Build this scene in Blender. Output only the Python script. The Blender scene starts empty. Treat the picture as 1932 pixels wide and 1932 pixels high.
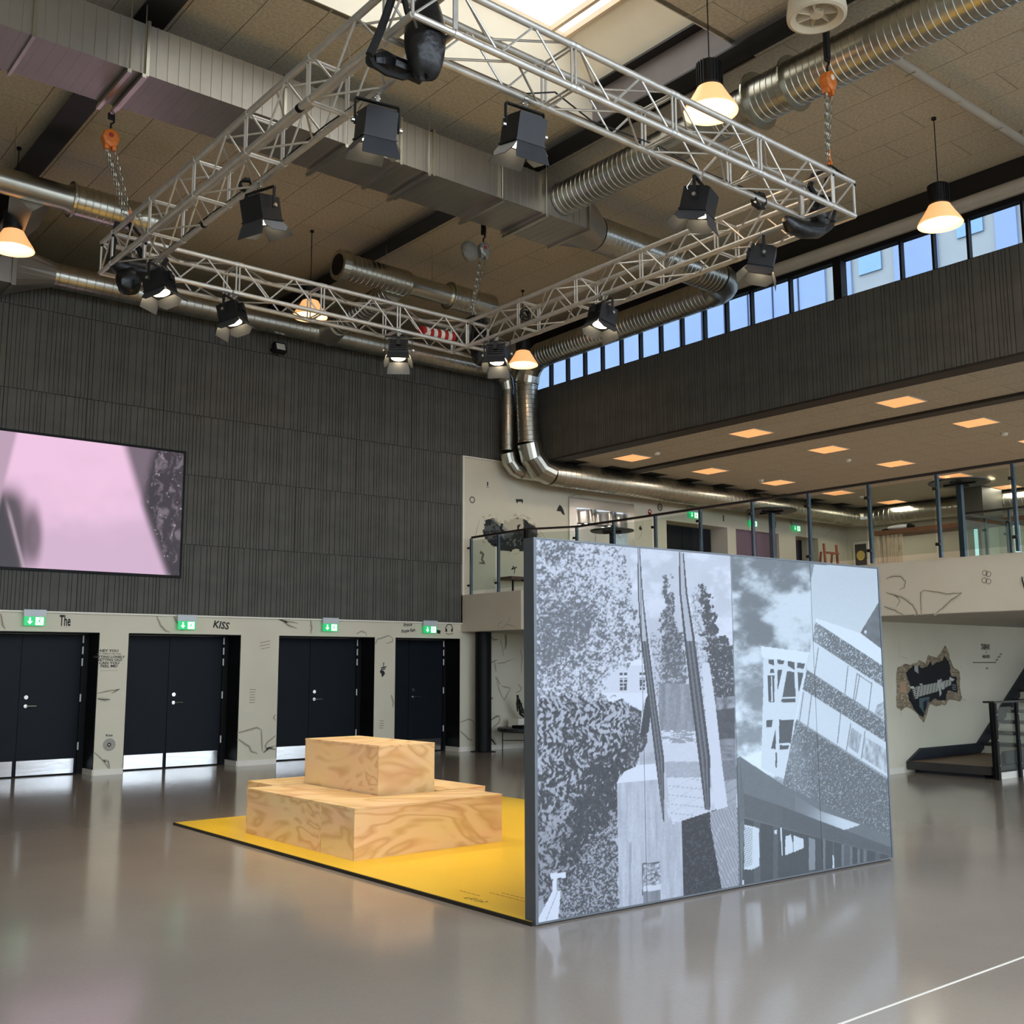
import bpy, math, random
import numpy as np
from mathutils import Vector, Matrix
random.seed(3)
S = bpy.context.scene
COL = S.collection
PI = math.pi

# ------------------------------------------------------------------ camera
F = 2025.65
CAM = np.array([0.0, 0.0, 1.6])
_yaw, _pit, _rol = 0.687520235, 0.142401393, -0.00310984710
_f = np.array([math.sin(_yaw)*math.cos(_pit), math.cos(_yaw)*math.cos(_pit), math.sin(_pit)])
_r = np.array([math.cos(_yaw), -math.sin(_yaw), 0.0])
_u = np.cross(_r, _f)
_r, _u = _r*math.cos(_rol)+_u*math.sin(_rol), -_r*math.sin(_rol)+_u*math.cos(_rol)
cd = bpy.data.cameras.new('camera')
cam = bpy.data.objects.new('camera', cd)
COL.objects.link(cam)
M4 = Matrix(((_r[0], _u[0], -_f[0], 0), (_r[1], _u[1], -_f[1], 0), (_r[2], _u[2], -_f[2], 1.6), (0, 0, 0, 1)))
cam.matrix_world = M4
cd.sensor_width = 36.0
cd.lens = F/1932*36.0
cd.clip_end = 400
S.camera = cam

# ------------------------------------------------------------------ world, exposure
S.view_settings.view_transform = 'Standard'
S.view_settings.look = 'None'
S.view_settings.gamma = 1.0
S.view_settings.use_curve_mapping = False
S.view_settings.exposure = 0.48
S.cycles.max_bounces = 7
S.cycles.diffuse_bounces = 4
S.cycles.glossy_bounces = 4
S.cycles.transparent_max_bounces = 12
S.cycles.sample_clamp_indirect = 6.0
S.cycles.caustics_reflective = False
S.cycles.caustics_refractive = False
W = bpy.data.worlds.new('sky_world')
S.world = W
W.use_nodes = True
bg = W.node_tree.nodes['Background']
bg.inputs[0].default_value = (0.86, 0.92, 1.0, 1)
bg.inputs[1].default_value = 4.2

def portal(name, loc, rot, sx, sy):
    l = bpy.data.lights.new(name, 'AREA')
    l.shape = 'RECTANGLE'; l.size = sx; l.size_y = sy
    l.cycles.is_portal = True
    o = bpy.data.objects.new(name, l)
    o.location = loc; o.rotation_euler = rot
    COL.objects.link(o)
portal('skylight_portal', (6.3, 8.1, 9.5), (0, 0, 0), 4.6, 2.5)
portal('clerestory_portal', (14.4, 7.5, 7.5), (0, PI/2, 0), 0.7, 18)
portal('front_window_portal', (3.5, -1.75, 3.9), (PI/2, 0, 0), 21.0, 7.4)
portal('gallery_window_portal', (20.7, -1.75, 2.9), (PI/2, 0, 0), 12.8, 5.6)

def ray(x, y):
    return _f+(x-966)/F*_r-(y-966)/F*_u
def onx(x, y, X):
    d = ray(x, y); return CAM+d*(X-CAM[0])/d[0]
def ony(x, y, Y):
    d = ray(x, y); return CAM+d*(Y-CAM[1])/d[1]
def onz(x, y, Z):
    d = ray(x, y); return CAM+d*(Z-CAM[2])/d[2]
def pix(P):
    d = np.asarray(P, float)-CAM
    z = d@_f
    return 966+F*(d@_r)/z, 966-F*(d@_u)/z

# ------------------------------------------------------------------ materials
def srgb(r, g, b):
    f = lambda c: (c/12.92 if c <= .04045 else ((c+.055)/1.055)**2.4)
    return tuple(f(c/255.) for c in (r, g, b))
MATS = {}
def mat(name, col, rough=.6, metal=0., var=0., vscale=8., bump=0., bscale=60., emit=None, estr=0., spec=.5, coat=0., stretch=None):
    if name in MATS: return MATS[name]
    m = bpy.data.materials.new(name); m.use_nodes = True
    nt = m.node_tree; b = nt.nodes['Principled BSDF']
    b.inputs['Base Color'].default_value = (*col, 1)
    b.inputs['Roughness'].default_value = rough
    b.inputs['Metallic'].default_value = metal
    b.inputs['Specular IOR Level'].default_value = spec
    b.inputs['Coat Weight'].default_value = coat
    if emit:
        b.inputs['Emission Color'].default_value = (*emit, 1)
        b.inputs['Emission Strength'].default_value = estr
    if var or bump:
        tc = nt.nodes.new('ShaderNodeTexCoord'); mp = nt.nodes.new('ShaderNodeMapping')
        nt.links.new(tc.outputs['Object'], mp.inputs[0])
        if stretch: mp.inputs['Scale'].default_value = stretch
    if var:
        n = nt.nodes.new('ShaderNodeTexNoise'); n.inputs['Scale'].default_value = vscale
        n.inputs['Detail'].default_value = 5
        nt.links.new(mp.outputs[0], n.inputs['Vector'])
        r = nt.nodes.new('ShaderNodeValToRGB')
        r.color_ramp.elements[0].position = .3; r.color_ramp.elements[1].position = .7
        r.color_ramp.elements[0].color = (*[max(0, c*(1-var)) for c in col], 1)
        r.color_ramp.elements[1].color = (*[min(1, c*(1+var)) for c in col], 1)
        nt.links.new(n.outputs['Fac'], r.inputs[0]); nt.links.new(r.outputs[0], b.inputs['Base Color'])
    if bump:
        n2 = nt.nodes.new('ShaderNodeTexNoise'); n2.inputs['Scale'].default_value = bscale
        nt.links.new(mp.outputs[0], n2.inputs['Vector'])
        bp = nt.nodes.new('ShaderNodeBump'); bp.inputs['Strength'].default_value = bump
        bp.inputs['Distance'].default_value = .01
        nt.links.new(n2.outputs['Fac'], bp.inputs['Height']); nt.links.new(bp.outputs[0], b.inputs['Normal'])
    MATS[name] = m
    return m

cream = mat('cream_wall', srgb(214, 208, 186), .7, var=.06, vscale=.9, bump=.05, bscale=40)
white_trim = mat('white_trim', srgb(232, 228, 214), .5, var=.03, vscale=3)
clad = mat('cladding_paint', srgb(82, 81, 75), .75, var=.14, vscale=3, bump=.15, bscale=70)
clad_gap = mat('cladding_gap', srgb(44, 43, 40), .85, var=.1, vscale=5)
door_m = mat('door_laminate', srgb(20, 25, 32), .5, var=.08, vscale=3, spec=.15)
black_m = mat('black_paint', srgb(14, 14, 15), .55, var=.15, vscale=6, spec=.2)
steel = mat('brushed_steel', srgb(200, 200, 198), .22, 1., var=.1, vscale=4, stretch=(1, 1, 12))
galv = mat('galvanised_steel', srgb(186, 184, 172), .30, 1., var=.12, vscale=2.5, bump=.03, bscale=9)
galvdull = mat('galvanised_sheet', srgb(168, 164, 156), .40, .9, var=.08, vscale=1.5)
alu = mat('truss_aluminium', srgb(214, 210, 202), .48, .8, var=.08, vscale=10)
tile_m = mat('wood_wool_tile', srgb(206, 196, 172), .9, var=.16, vscale=26, bump=.3, bscale=90)
tile2_m = mat('acoustic_tile', srgb(204, 196, 176), .9, var=.14, vscale=22, bump=.3, bscale=80)
beam_m = mat('steel_beam_paint', srgb(30, 29, 31), .45, var=.15, vscale=2)
well_m = mat('skylight_plaster', srgb(240, 232, 214), .7, var=.03, vscale=2)
rail_m = mat('rail_steel', srgb(70, 84, 96), .35, .6, var=.1, vscale=5)
railtop_m = mat('handrail_paint', srgb(34, 28, 24), .4, var=.1, vscale=5)
fixture_m = mat('fixture_black', srgb(24, 24, 26), .45, .2, var=.2, vscale=9)
door_blade_m = mat('barn_door_black', srgb(62, 64, 68), .42, .3, var=.1, vscale=6)
chrome = mat('chrome_hardware', srgb(215, 215, 210), .2, 1., var=.05, vscale=9)
bag_m = mat('black_bag_fabric', srgb(14, 14, 16), .35, var=.3, vscale=7, bump=.8, bscale=14)
strap_m = mat('black_webbing', srgb(14, 13, 13), .8, var=.2, vscale=30)
orange_m = mat('hoist_orange', srgb(212, 116, 44), .4, var=.12, vscale=12)
chain_m = mat('chain_zinc', srgb(170, 168, 156), .35, 1., var=.1, vscale=30)
pend_white = mat('fan_plastic', srgb(226, 214, 190), .5, var=.04, vscale=6)
lamp_e = mat('lamp_shade_glow', srgb(250, 214, 170), .4, emit=srgb(255, 174, 106), estr=.70, var=.03, vscale=4)
bulb_e = mat('bulb_glow', (1, .9, .7), .4, emit=(1, .86, .62), estr=3, var=.02)
lens_e = mat('lens_glow', (1, .9, .7), .3, emit=(1, .82, .52), estr=16, var=.02)
panel_e = mat('ceiling_light_glow', srgb(250, 190, 130), .5, emit=srgb(255, 172, 108), estr=.72, var=.02)
wood_shelf = mat('shelf_wood', srgb(104, 66, 40), .5, var=.25, vscale=6, stretch=(1, 1, 10))
grey_edge = mat('frame_grey', srgb(92, 96, 100), .4, .5, var=.05, vscale=4)
grey_soffit = mat('grey_soffit', srgb(186, 180, 168), .6, var=.06, vscale=3)
black_edge = mat('mat_edge_black', srgb(26, 18, 12), .6, var=.2, vscale=20)
ink = mat('wall_ink', srgb(30, 28, 26), .7, var=.1, vscale=20)
ink_soft = mat('wall_ink_soft', srgb(112, 104, 90), .7, var=.15, vscale=12)
ink_shade = mat('wall_ink_shade', srgb(192, 185, 163), .7, var=.08, vscale=8)
ink_light = mat('wall_ink_pale', srgb(222, 214, 192), .7, var=.03, vscale=8)
purple_m = mat('purple_paint', srgb(96, 74, 88), .5, var=.08, vscale=4)
red_m = mat('red_tape', srgb(170, 24, 24), .5, var=.1, vscale=12)
cable_m = mat('black_cable', srgb(15, 15, 16), .6, var=.1, vscale=20)
yellow_print = mat('yellow_floor_print', srgb(255, 208, 44), .3, var=.02, vscale=3, spec=.5)

def glass_mat(name, tint, fac):
    m = bpy.data.materials.new(name); m.use_nodes = True
    nt = m.node_tree; nt.nodes.clear()
    o = nt.nodes.new('ShaderNodeOutputMaterial'); mx = nt.nodes.new('ShaderNodeMixShader')
    t = nt.nodes.new('ShaderNodeBsdfTransparent'); g = nt.nodes.new('ShaderNodeBsdfGlossy')
    t.inputs[0].default_value = (*tint, 1); g.inputs['Roughness'].default_value = .03
    lw = nt.nodes.new('ShaderNodeLayerWeight'); pw = nt.nodes.new('ShaderNodeMath'); pw.operation = 'POWER'; pw.inputs[1].default_value = 4
    ma = nt.nodes.new('ShaderNodeMath'); ma.operation = 'MULTIPLY_ADD'; ma.inputs[1].default_value = .5; ma.inputs[2].default_value = fac
    nt.links.new(lw.outputs['Facing'], pw.inputs[0]); nt.links.new(pw.outputs[0], ma.inputs[0])
    nt.links.new(ma.outputs[0], mx.inputs[0]); nt.links.new(t.outputs[0], mx.inputs[1])
    nt.links.new(g.outputs[0], mx.inputs[2]); nt.links.new(mx.outputs[0], o.inputs[0])
    return m
glass = glass_mat('clear_glass', (.86, .9, .88), .03)
win_glass = glass_mat('window_glass', (.94, .97, 1.0), .03)
opal_glass = glass_mat('opal_glass', (.70, .68, .64), .03)
solar_glass = glass_mat('solar_glass', (.66, .72, .80), .03)

def plywood():
    m = bpy.data.materials.new('pine_plywood'); m.use_nodes = True
    nt = m.node_tree; b = nt.nodes['Principled BSDF']; b.inputs['Roughness'].default_value = .5
    tc = nt.nodes.new('ShaderNodeTexCoord'); mp = nt.nodes.new('ShaderNodeMapping')
    mp.inputs['Scale'].default_value = (.55, .55, 1.6)
    oi = nt.nodes.new('ShaderNodeObjectInfo'); ad = nt.nodes.new('ShaderNodeVectorMath'); ad.operation = 'ADD'
    sc = nt.nodes.new('ShaderNodeVectorMath'); sc.operation = 'SCALE'; sc.inputs['Scale'].default_value = 20
    nt.links.new(oi.outputs['Random'], sc.inputs[0])
    nt.links.new(tc.outputs['Object'], mp.inputs[0]); nt.links.new(mp.outputs[0], ad.inputs[0]); nt.links.new(sc.outputs[0], ad.inputs[1])
    n = nt.nodes.new('ShaderNodeTexNoise'); n.inputs['Scale'].default_value = 1.5; n.inputs['Detail'].default_value = 2
    n.inputs['Distortion'].default_value = 1.4
    nt.links.new(ad.outputs[0], n.inputs['Vector'])
    mu = nt.nodes.new('ShaderNodeMath'); mu.operation = 'MULTIPLY'; mu.inputs[1].default_value = 11
    fr = nt.nodes.new('ShaderNodeMath'); fr.operation = 'PINGPONG'; fr.inputs[1].default_value = 1.0
    nt.links.new(n.outputs['Fac'], mu.inputs[0]); nt.links.new(mu.outputs[0], fr.inputs[0])
    r = nt.nodes.new('ShaderNodeValToRGB'); e = r.color_ramp.elements
    e[0].position = 0; e[0].color = (*srgb(214, 172, 120), 1)
    e[1].position = .6; e[1].color = (*srgb(236, 204, 156), 1)
    e2 = e.new(.2); e2.color = (*srgb(222, 184, 132), 1)
    nt.links.new(fr.outputs[0], r.inputs[0])
    n2 = nt.nodes.new('ShaderNodeTexNoise'); n2.inputs['Scale'].default_value = 3
    nt.links.new(ad.outputs[0], n2.inputs['Vector'])
    mx = nt.nodes.new('ShaderNodeMix'); mx.data_type = 'RGBA'; mx.blend_type = 'MULTIPLY'; mx.inputs['Factor'].default_value = .35
    nt.links.new(r.outputs[0], mx.inputs['A']); nt.links.new(n2.outputs['Color'], mx.inputs['B'])
    mx.blend_type = 'SOFT_LIGHT'
    nt.links.new(mx.outputs['Result'], b.inputs['Base Color'])
    return m
ply = plywood()

def floor_material():
    m = bpy.data.materials.new('polished_floor'); m.use_nodes = True
    nt = m.node_tree; b = nt.nodes['Principled BSDF']
    tc = nt.nodes.new('ShaderNodeTexCoord')
    n = nt.nodes.new('ShaderNodeTexNoise'); n.inputs['Scale'].default_value = .5; n.inputs['Detail'].default_value = 6
    n3 = nt.nodes.new('ShaderNodeTexNoise'); n3.inputs['Scale'].default_value = 55; n3.inputs['Detail'].default_value = 3
    nt.links.new(tc.outputs['Object'], n.inputs['Vector']); nt.links.new(tc.outputs['Object'], n3.inputs['Vector'])
    r = nt.nodes.new('ShaderNodeValToRGB')
    r.color_ramp.elements[0].position = .3; r.color_ramp.elements[1].position = .72
    r.color_ramp.elements[0].color = (*srgb(152, 141, 129), 1); r.color_ramp.elements[1].color = (*srgb(166, 154, 141), 1)
    nt.links.new(n.outputs['Fac'], r.inputs[0])
    mx = nt.nodes.new('ShaderNodeMix'); mx.data_type = 'RGBA'; mx.blend_type = 'OVERLAY'; mx.inputs['Factor'].default_value = .12
    nt.links.new(r.outputs[0], mx.inputs['A']); nt.links.new(n3.outputs['Color'], mx.inputs['B'])
    nt.links.new(mx.outputs['Result'], b.inputs['Base Color'])
    r2 = nt.nodes.new('ShaderNodeMapRange'); r2.inputs['To Min'].default_value = .10; r2.inputs['To Max'].default_value = .17
    nt.links.new(n.outputs['Fac'], r2.inputs[0]); nt.links.new(r2.outputs[0], b.inputs['Roughness'])
    b.inputs['Specular IOR Level'].default_value = .55
    bp = nt.nodes.new('ShaderNodeBump'); bp.inputs['Strength'].default_value = .05; bp.inputs['Distance'].default_value = .01
    n4 = nt.nodes.new('ShaderNodeTexNoise'); n4.inputs['Scale'].default_value = 3.0
    nt.links.new(tc.outputs['Object'], n4.inputs['Vector']); nt.links.new(n4.outputs['Fac'], bp.inputs['Height'])
    nt.links.new(bp.outputs[0], b.inputs['Normal'])
    return m
floor_m = floor_material()

def attr_mat(name, rough=.5, emit=0., spec=.3):
    m = bpy.data.materials.new(name); m.use_nodes = True
    nt = m.node_tree; b = nt.nodes['Principled BSDF']; b.inputs['Roughness'].default_value = rough
    b.inputs['Specular IOR Level'].default_value = spec
    a = nt.nodes.new('ShaderNodeAttribute'); a.attribute_name = 'print'
    if emit:
        b.inputs['Base Color'].default_value = (.02, .02, .02, 1)
        nt.links.new(a.outputs['Color'], b.inputs['Emission Color']); b.inputs['Emission Strength'].default_value = emit
    else:
        nt.links.new(a.outputs['Color'], b.inputs['Base Color'])
    return m
print_m = attr_mat('photo_print', .55)
mural_m = attr_mat('mural_print', .7)
screen_m = attr_mat('led_screen', .5, emit=.68)

# ------------------------------------------------------------------ mesh builder
class MB:
    def __init__(s): s.v = []; s.f = []
    def add(s, vs, fs):
        n = len(s.v); s.v += [tuple(map(float, p)) for p in vs]; s.f += [tuple(i+n for i in f) for f in fs]; return s
    def box(s, x0, y0, z0, x1, y1, z1):
        return s.add([(x0, y0, z0), (x1, y0, z0), (x1, y1, z0), (x0, y1, z0), (x0, y0, z1), (x1, y0, z1), (x1, y1, z1), (x0, y1, z1)],
                     [(0, 3, 2, 1), (4, 5, 6, 7), (0, 1, 5, 4), (1, 2, 6, 5), (2, 3, 7, 6), (3, 0, 4, 7)])
    def obox(s, c, u, v, w):
        c, u, v, w = map(lambda a: np.array(a, float), (c, u, v, w))
        P = [c+a*u+b*v+d*w for d in (-1, 1) for (a, b) in ((-1, -1), (1, -1), (1, 1), (-1, 1))]
        return s.add(P, [(0, 3, 2, 1), (4, 5, 6, 7), (0, 1, 5, 4), (1, 2, 6, 5), (2, 3, 7, 6), (3, 0, 4, 7)])
    def tube(s, p, q, r, n=8, r2=None, cap=True):
        p, q = np.array(p, float), np.array(q, float); d = q-p; L = np.linalg.norm(d)
        if L < 1e-6: return s
        d /= L; a = np.array([0, 0, 1.]) if abs(d[2]) < .9 else np.array([1., 0, 0])
        x = np.cross(d, a); x /= np.linalg.norm(x); y = np.cross(d, x)
        r2 = r if r2 is None else r2
        vs = [p+r*(math.cos(t)*x+math.sin(t)*y) for t in [2*PI*i/n for i in range(n)]]
        vs += [q+r2*(math.cos(t)*x+math.sin(t)*y) for t in [2*PI*i/n for i in range(n)]]
        fs = [(i, (i+1) % n, n+(i+1) % n, n+i) for i in range(n)]
        if cap: fs += [tuple(range(n))[::-1], tuple(range(n, 2*n))]
        return s.add(vs, fs)
    def sweep(s, pts, radii, n=12, cap=True, closed=False):
        P = [np.array(p, float) for p in pts]; m = len(P); vs = []; ref = None
        for i, p in enumerate(P):
            if closed: d = P[(i+1) % m]-P[i-1]
            else: d = P[min(i+1, m-1)]-P[max(i-1, 0)]
            d = d/(np.linalg.norm(d)+1e-12)
            if ref is None:
                a = np.array([0, 0, 1.]) if abs(d[2]) < .9 else np.array([1., 0, 0])
                x = np.cross(d, a)
            else: x = ref-d*(ref@d)
            x /= np.linalg.norm(x); ref = x; y = np.cross(d, x)
            r = radii[i] if hasattr(radii, '__len__') else radii
            vs += [p+r*(math.cos(2*PI*k/n)*x+math.sin(2*PI*k/n)*y) for k in range(n)]
        fs = []
        for i in range(m if closed else m-1):
            j = (i+1) % m
            fs += [(i*n+k, i*n+(k+1) % n, j*n+(k+1) % n, j*n+k) for k in range(n)]
        if cap and not closed: fs += [tuple(range(n))[::-1], tuple(range((m-1)*n, m*n))]
        return s.add(vs, fs)
    def lathe(s, prof, c=(0, 0, 0), n=24, capb=False, capt=False):
        vs = []
        for (r, z) in prof:
            vs += [(c[0]+r*math.cos(2*PI*k/n), c[1]+r*math.sin(2*PI*k/n), c[2]+z) for k in range(n)]
        m = len(prof)
        fs = [(i*n+k, i*n+(k+1) % n, (i+1)*n+(k+1) % n, (i+1)*n+k) for i in range(m-1) for k in range(n)]
        if capb: fs.append(tuple(range(n))[::-1])
        if capt: fs.append(tuple(range((m-1)*n, m*n)))
        return s.add(vs, fs)
    def prism(s, poly, axis, a, b):
        # poly: 2D points in the two other axes (x,y,z order kept), extruded along axis from a to b
        def P(p, t):
            q = list(p); q.insert(axis, t); return tuple(q)
        n = len(poly); vs = [P(p, a) for p in poly]+[P(p, b) for p in poly]
        fs = [tuple(range(n))[::-1], tuple(range(n, 2*n))]+[(i, (i+1) % n, n+(i+1) % n, n+i) for i in range(n)]
        return s.add(vs, fs)
    def mesh(s, name, m, smooth=False):
        me = bpy.data.meshes.new(name); me.from_pydata(s.v, [], s.f); me.update()
        if m: me.materials.append(m)
        if smooth:
            me.polygons.foreach_set('use_smooth', [True]*len(me.polygons))
            me.set_sharp_from_angle(angle=math.radians(32))
        return me

OFF = {}
def link(name, me, parent=None, loc=None, rot=None, scale=None):
    o = bpy.data.objects.new(name, me); COL.objects.link(o)
    if parent is not None: o.parent = parent
    if loc is not None: o.location = loc
    if rot is not None: o.rotation_euler = rot
    if scale is not None: o.scale = scale
    return o
def thing(name, label, cat, loc=(0, 0, 0), rz=0, group=None):
    o = bpy.data.objects.new(name, None); COL.objects.link(o); o.empty_display_size = .1
    o.location = loc; o.rotation_euler = (0, 0, rz)
    o['label'] = label; o['category'] = cat
    if group: o['group'] = group
    OFF[o.name] = np.array(loc, float)
    return o
def off(o):
    if o is None: return np.zeros(3)
    return OFF.get(o.name, np.zeros(3))
def part(name, mb, m, parent, smooth=False, label=None, kind=None):
    """mesh part given in world coordinates (or in the thing's own, when it stands at the origin)"""
    d = off(parent)
    b = MB(); b.v = [tuple(np.array(p)-d) for p in mb.v]; b.f = mb.f
    o = link(name, b.mesh(name, m, smooth), parent)
    OFF[o.name] = d
    if label: o['label'] = label
    if kind: o['kind'] = kind
    return o
def struct(name, mb, m, smooth=False, label=None):
    me = mb.mesh(name, m, smooth); o = link(name, me); o['kind'] = 'structure'; OFF[o.name] = np.zeros(3)
    if label: o['label'] = label
    return o
def single(name, mb, m, label, cat, group=None, smooth=False, base=None):
    """a thing that is one mesh; its origin is put at its base centre"""
    A = np.array(mb.v); c = np.array([A[:, 0].mean(), A[:, 1].mean(), A[:, 2].min()]) if base is None else np.array(base, float)
    b = MB(); b.v = [tuple(p) for p in (A-c)]; b.f = mb.f
    o = link(name, b.mesh(name, m, smooth), None, tuple(c)); o['label'] = label; o['category'] = cat
    if group: o['group'] = group
    OFF[o.name] = c
    return o
def copy_thing(root, loc, rz, label, group=None):
    r = root.copy(); COL.objects.link(r); r.location = loc; r.rotation_euler = (0, 0, rz); r['label'] = label
    if group: r['group'] = group
    for ch in list(root.children):
        c = ch.copy(); COL.objects.link(c); c.parent = r
        for g in list(ch.children):
            d = g.copy(); COL.objects.link(d); d.parent = c
    return r
def mod(o, kind, **kw):
    m = o.modifiers.new(kind, kind)
    for k, v in kw.items(): setattr(m, k, v)
    return m

# ------------------------------------------------------------------ numpy painter for flat prints
def inpoly(px, py, poly):
    c = np.zeros(px.shape, bool); n = len(poly)
    for i in range(n):
        x1, y1 = poly[i]; x2, y2 = poly[i-1]
        if y1 == y2: continue
        c ^= ((y1 > py) != (y2 > py)) & (px < (x2-x1)*(py-y1)/(y2-y1)+x1)
    return c
def vnoise(x, y, seed=0):
    xi, yi = np.floor(x).astype(np.int64), np.floor(y).astype(np.int64); fx, fy = x-xi, y-yi
    h = lambda a, b: (((a*73856093) ^ (b*19349663) ^ (seed*83492791)) * 2654435761 % 1000003)/1000003.
    sx, sy = fx*fx*(3-2*fx), fy*fy*(3-2*fy)
    return (h(xi, yi)*(1-sx)+h(xi+1, yi)*sx)*(1-sy)+(h(xi, yi+1)*(1-sx)+h(xi+1, yi+1)*sx)*sy
def fbm(x, y, seed=0, o=4):
    t = 0; a = .5; s = 0
    for i in range(o):
        t = t+a*vnoise(x*2**i, y*2**i, seed+i*7); s += a; a *= .6
    return t/s
def sm(a, b, x): 
    t = np.clip((x-a)/(b-a), 0, 1); return t*t*(3-2*t)

def grid_print(name, P0, U, V, nu, nv, painter, m, parent, label=None):
    """flat print on a real plane: P0 + u U + v V; painter(px,py)->rgb(n,3) linear, alpha ignored"""
    P0, U, V = map(lambda a: np.array(a, float), (P0, U, V))
    u, v = np.meshgrid(np.linspace(0, 1, nu+1), np.linspace(0, 1, nv+1), indexing='ij')
    P = P0+u[..., None]*U+v[..., None]*V
    px, py = pix(P)
    col, keep = painter(px, py)
    idx = np.arange((nu+1)*(nv+1)).reshape(nu+1, nv+1)
    q = np.stack([idx[:-1, :-1], idx[1:, :-1], idx[1:, 1:], idx[:-1, 1:]], -1).reshape(-1, 4)
    if keep is not None:
        kf = keep[:-1, :-1] & keep[1:, :-1] & keep[1:, 1:] & keep[:-1, 1:]
        q = q[kf.reshape(-1)]
    me = bpy.data.meshes.new(name)
    pts = (P.reshape(-1, 3)-off(parent)).astype(np.float32)
    me.vertices.add(len(pts)); me.vertices.foreach_set('co', pts.ravel())
    me.loops.add(len(q)*4); me.loops.foreach_set('vertex_index', q.astype(np.int32).ravel())
    me.polygons.add(len(q)); me.polygons.foreach_set('loop_start', np.arange(0, len(q)*4, 4, dtype=np.int32))
    me.update(calc_edges=True)
    a = me.color_attributes.new('print', 'FLOAT_COLOR', 'POINT')
    rgba = np.ones((len(pts), 4), np.float32); rgba[:, :3] = np.clip(col.reshape(-1, 3), 0, 1)
    a.data.foreach_set('color', rgba.ravel())
    me.materials.append(m); me.validate()
    o = link(name, me, parent); OFF[o.name] = off(parent)
    if label: o['label'] = label
    return o
def G(c):  # sRGB tuple -> linear array
    return np.array(srgb(*c))

# helper for drawn strokes and lettering on wall planes -----------------------------------------
def plane_pt(plane, x, y):
    k, val = plane
    return onx(x, y, val) if k == 'x' else (ony(x, y, val) if k == 'y' else onz(x, y, val))
def ribbon(mb, plane, pts, w0, w1=None, wig=0.):
    """tapering ink ribbon on a wall; pts in photo pixels, widths in metres"""
    P = [plane_pt(plane, *p) for p in pts]
    nrm = np.array({'x': (1., 0, 0), 'y': (0, 1., 0), 'z': (0, 0, 1.)}[plane[0]])
    Q = []
    for a, b in zip(P[:-1], P[1:]):
        for t in (0, .34, .67): Q.append(a+(b-a)*t)
    Q.append(P[-1]); n = len(Q); vs = []
    for i, p in enumerate(Q):
        d = Q[min(i+1, n-1)]-Q[max(i-1, 0)]; d /= np.linalg.norm(d)+1e-9
        s_ = np.cross(nrm, d); t = i/(n-1)
        w = w0*(.35+.65*math.sin(PI*min(1, .12+t*.88))) if w1 is None else w0+(w1-w0)*t
        j = random.uniform(-wig, wig) if 0 < i < n-1 else 0
        vs += [p+s_*(w/2+j), p-s_*(w/2-j)]
    mb.add(vs, [(2*i, 2*i+1, 2*i+3, 2*i+2) for i in range(n-1)])
def text_part(name, body, plane, x, y, h, m, parent, xs=1.0, tilt=0., align='CENTER', shear=0.):
    """lettering on a wall plane; x,y photo pixel of the text centre, h cap height in metres"""
    c = bpy.data.curves.new(name, 'FONT'); c.body = body; c.align_x = align; c.align_y = 'CENTER'; c.size = h*1.4
    c.space_line = .95; c.shear = shear; c.resolution_u = 2; c.offset = h*.035
    o = bpy.data.objects.new('tmp', c); COL.objects.link(o)
    me = bpy.data.meshes.new_from_object(o.evaluated_get(bpy.context.evaluated_depsgraph_get()))
    bpy.data.objects.remove(o); me.name = name
    P = plane_pt(plane, x, y)
    n = len(me.vertices); co = np.empty(n*3, np.float32); me.vertices.foreach_get('co', co); co = co.reshape(-1, 3)
    ct, st = math.cos(tilt), math.sin(tilt)
    a, b = co[:, 0]*xs*ct-co[:, 1]*st, co[:, 0]*xs*st+co[:, 1]*ct
    out = np.zeros((n, 3)); 
    if plane[0] == 'y': out[:, 0] = P[0]+a; out[:, 1] = P[1]; out[:, 2] = P[2]+b
    elif plane[0] == 'x': out[:, 0] = P[0]; out[:, 1] = P[1]-a; out[:, 2] = P[2]+b
    else: out[:, 0] = P[0]-b; out[:, 1] = P[1]-a; out[:, 2] = P[2]
    out -= off(parent)
    me.vertices.foreach_set('co', out.astype(np.float32).ravel()); me.materials.clear(); me.materials.append(m); me.update()
    o = link(name, me, parent); OFF[o.name] = off(parent)
    return o

# =================================================================== THE SETTING
YA, XB, ZC, YF = 16.63, 14.0, 8.45, -1.6   # far wall, right wall band, hall ceiling
floor = struct('floor', MB().box(-7, YF, -.15, 27, 18.6, 0), floor_m)
b = MB().box(-7, 3.012, 0.0, 16, 3.024, .002)
part('joint_strip', b, mat('joint_white', srgb(236, 230, 216), .5, var=.03, vscale=5), floor)

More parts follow.
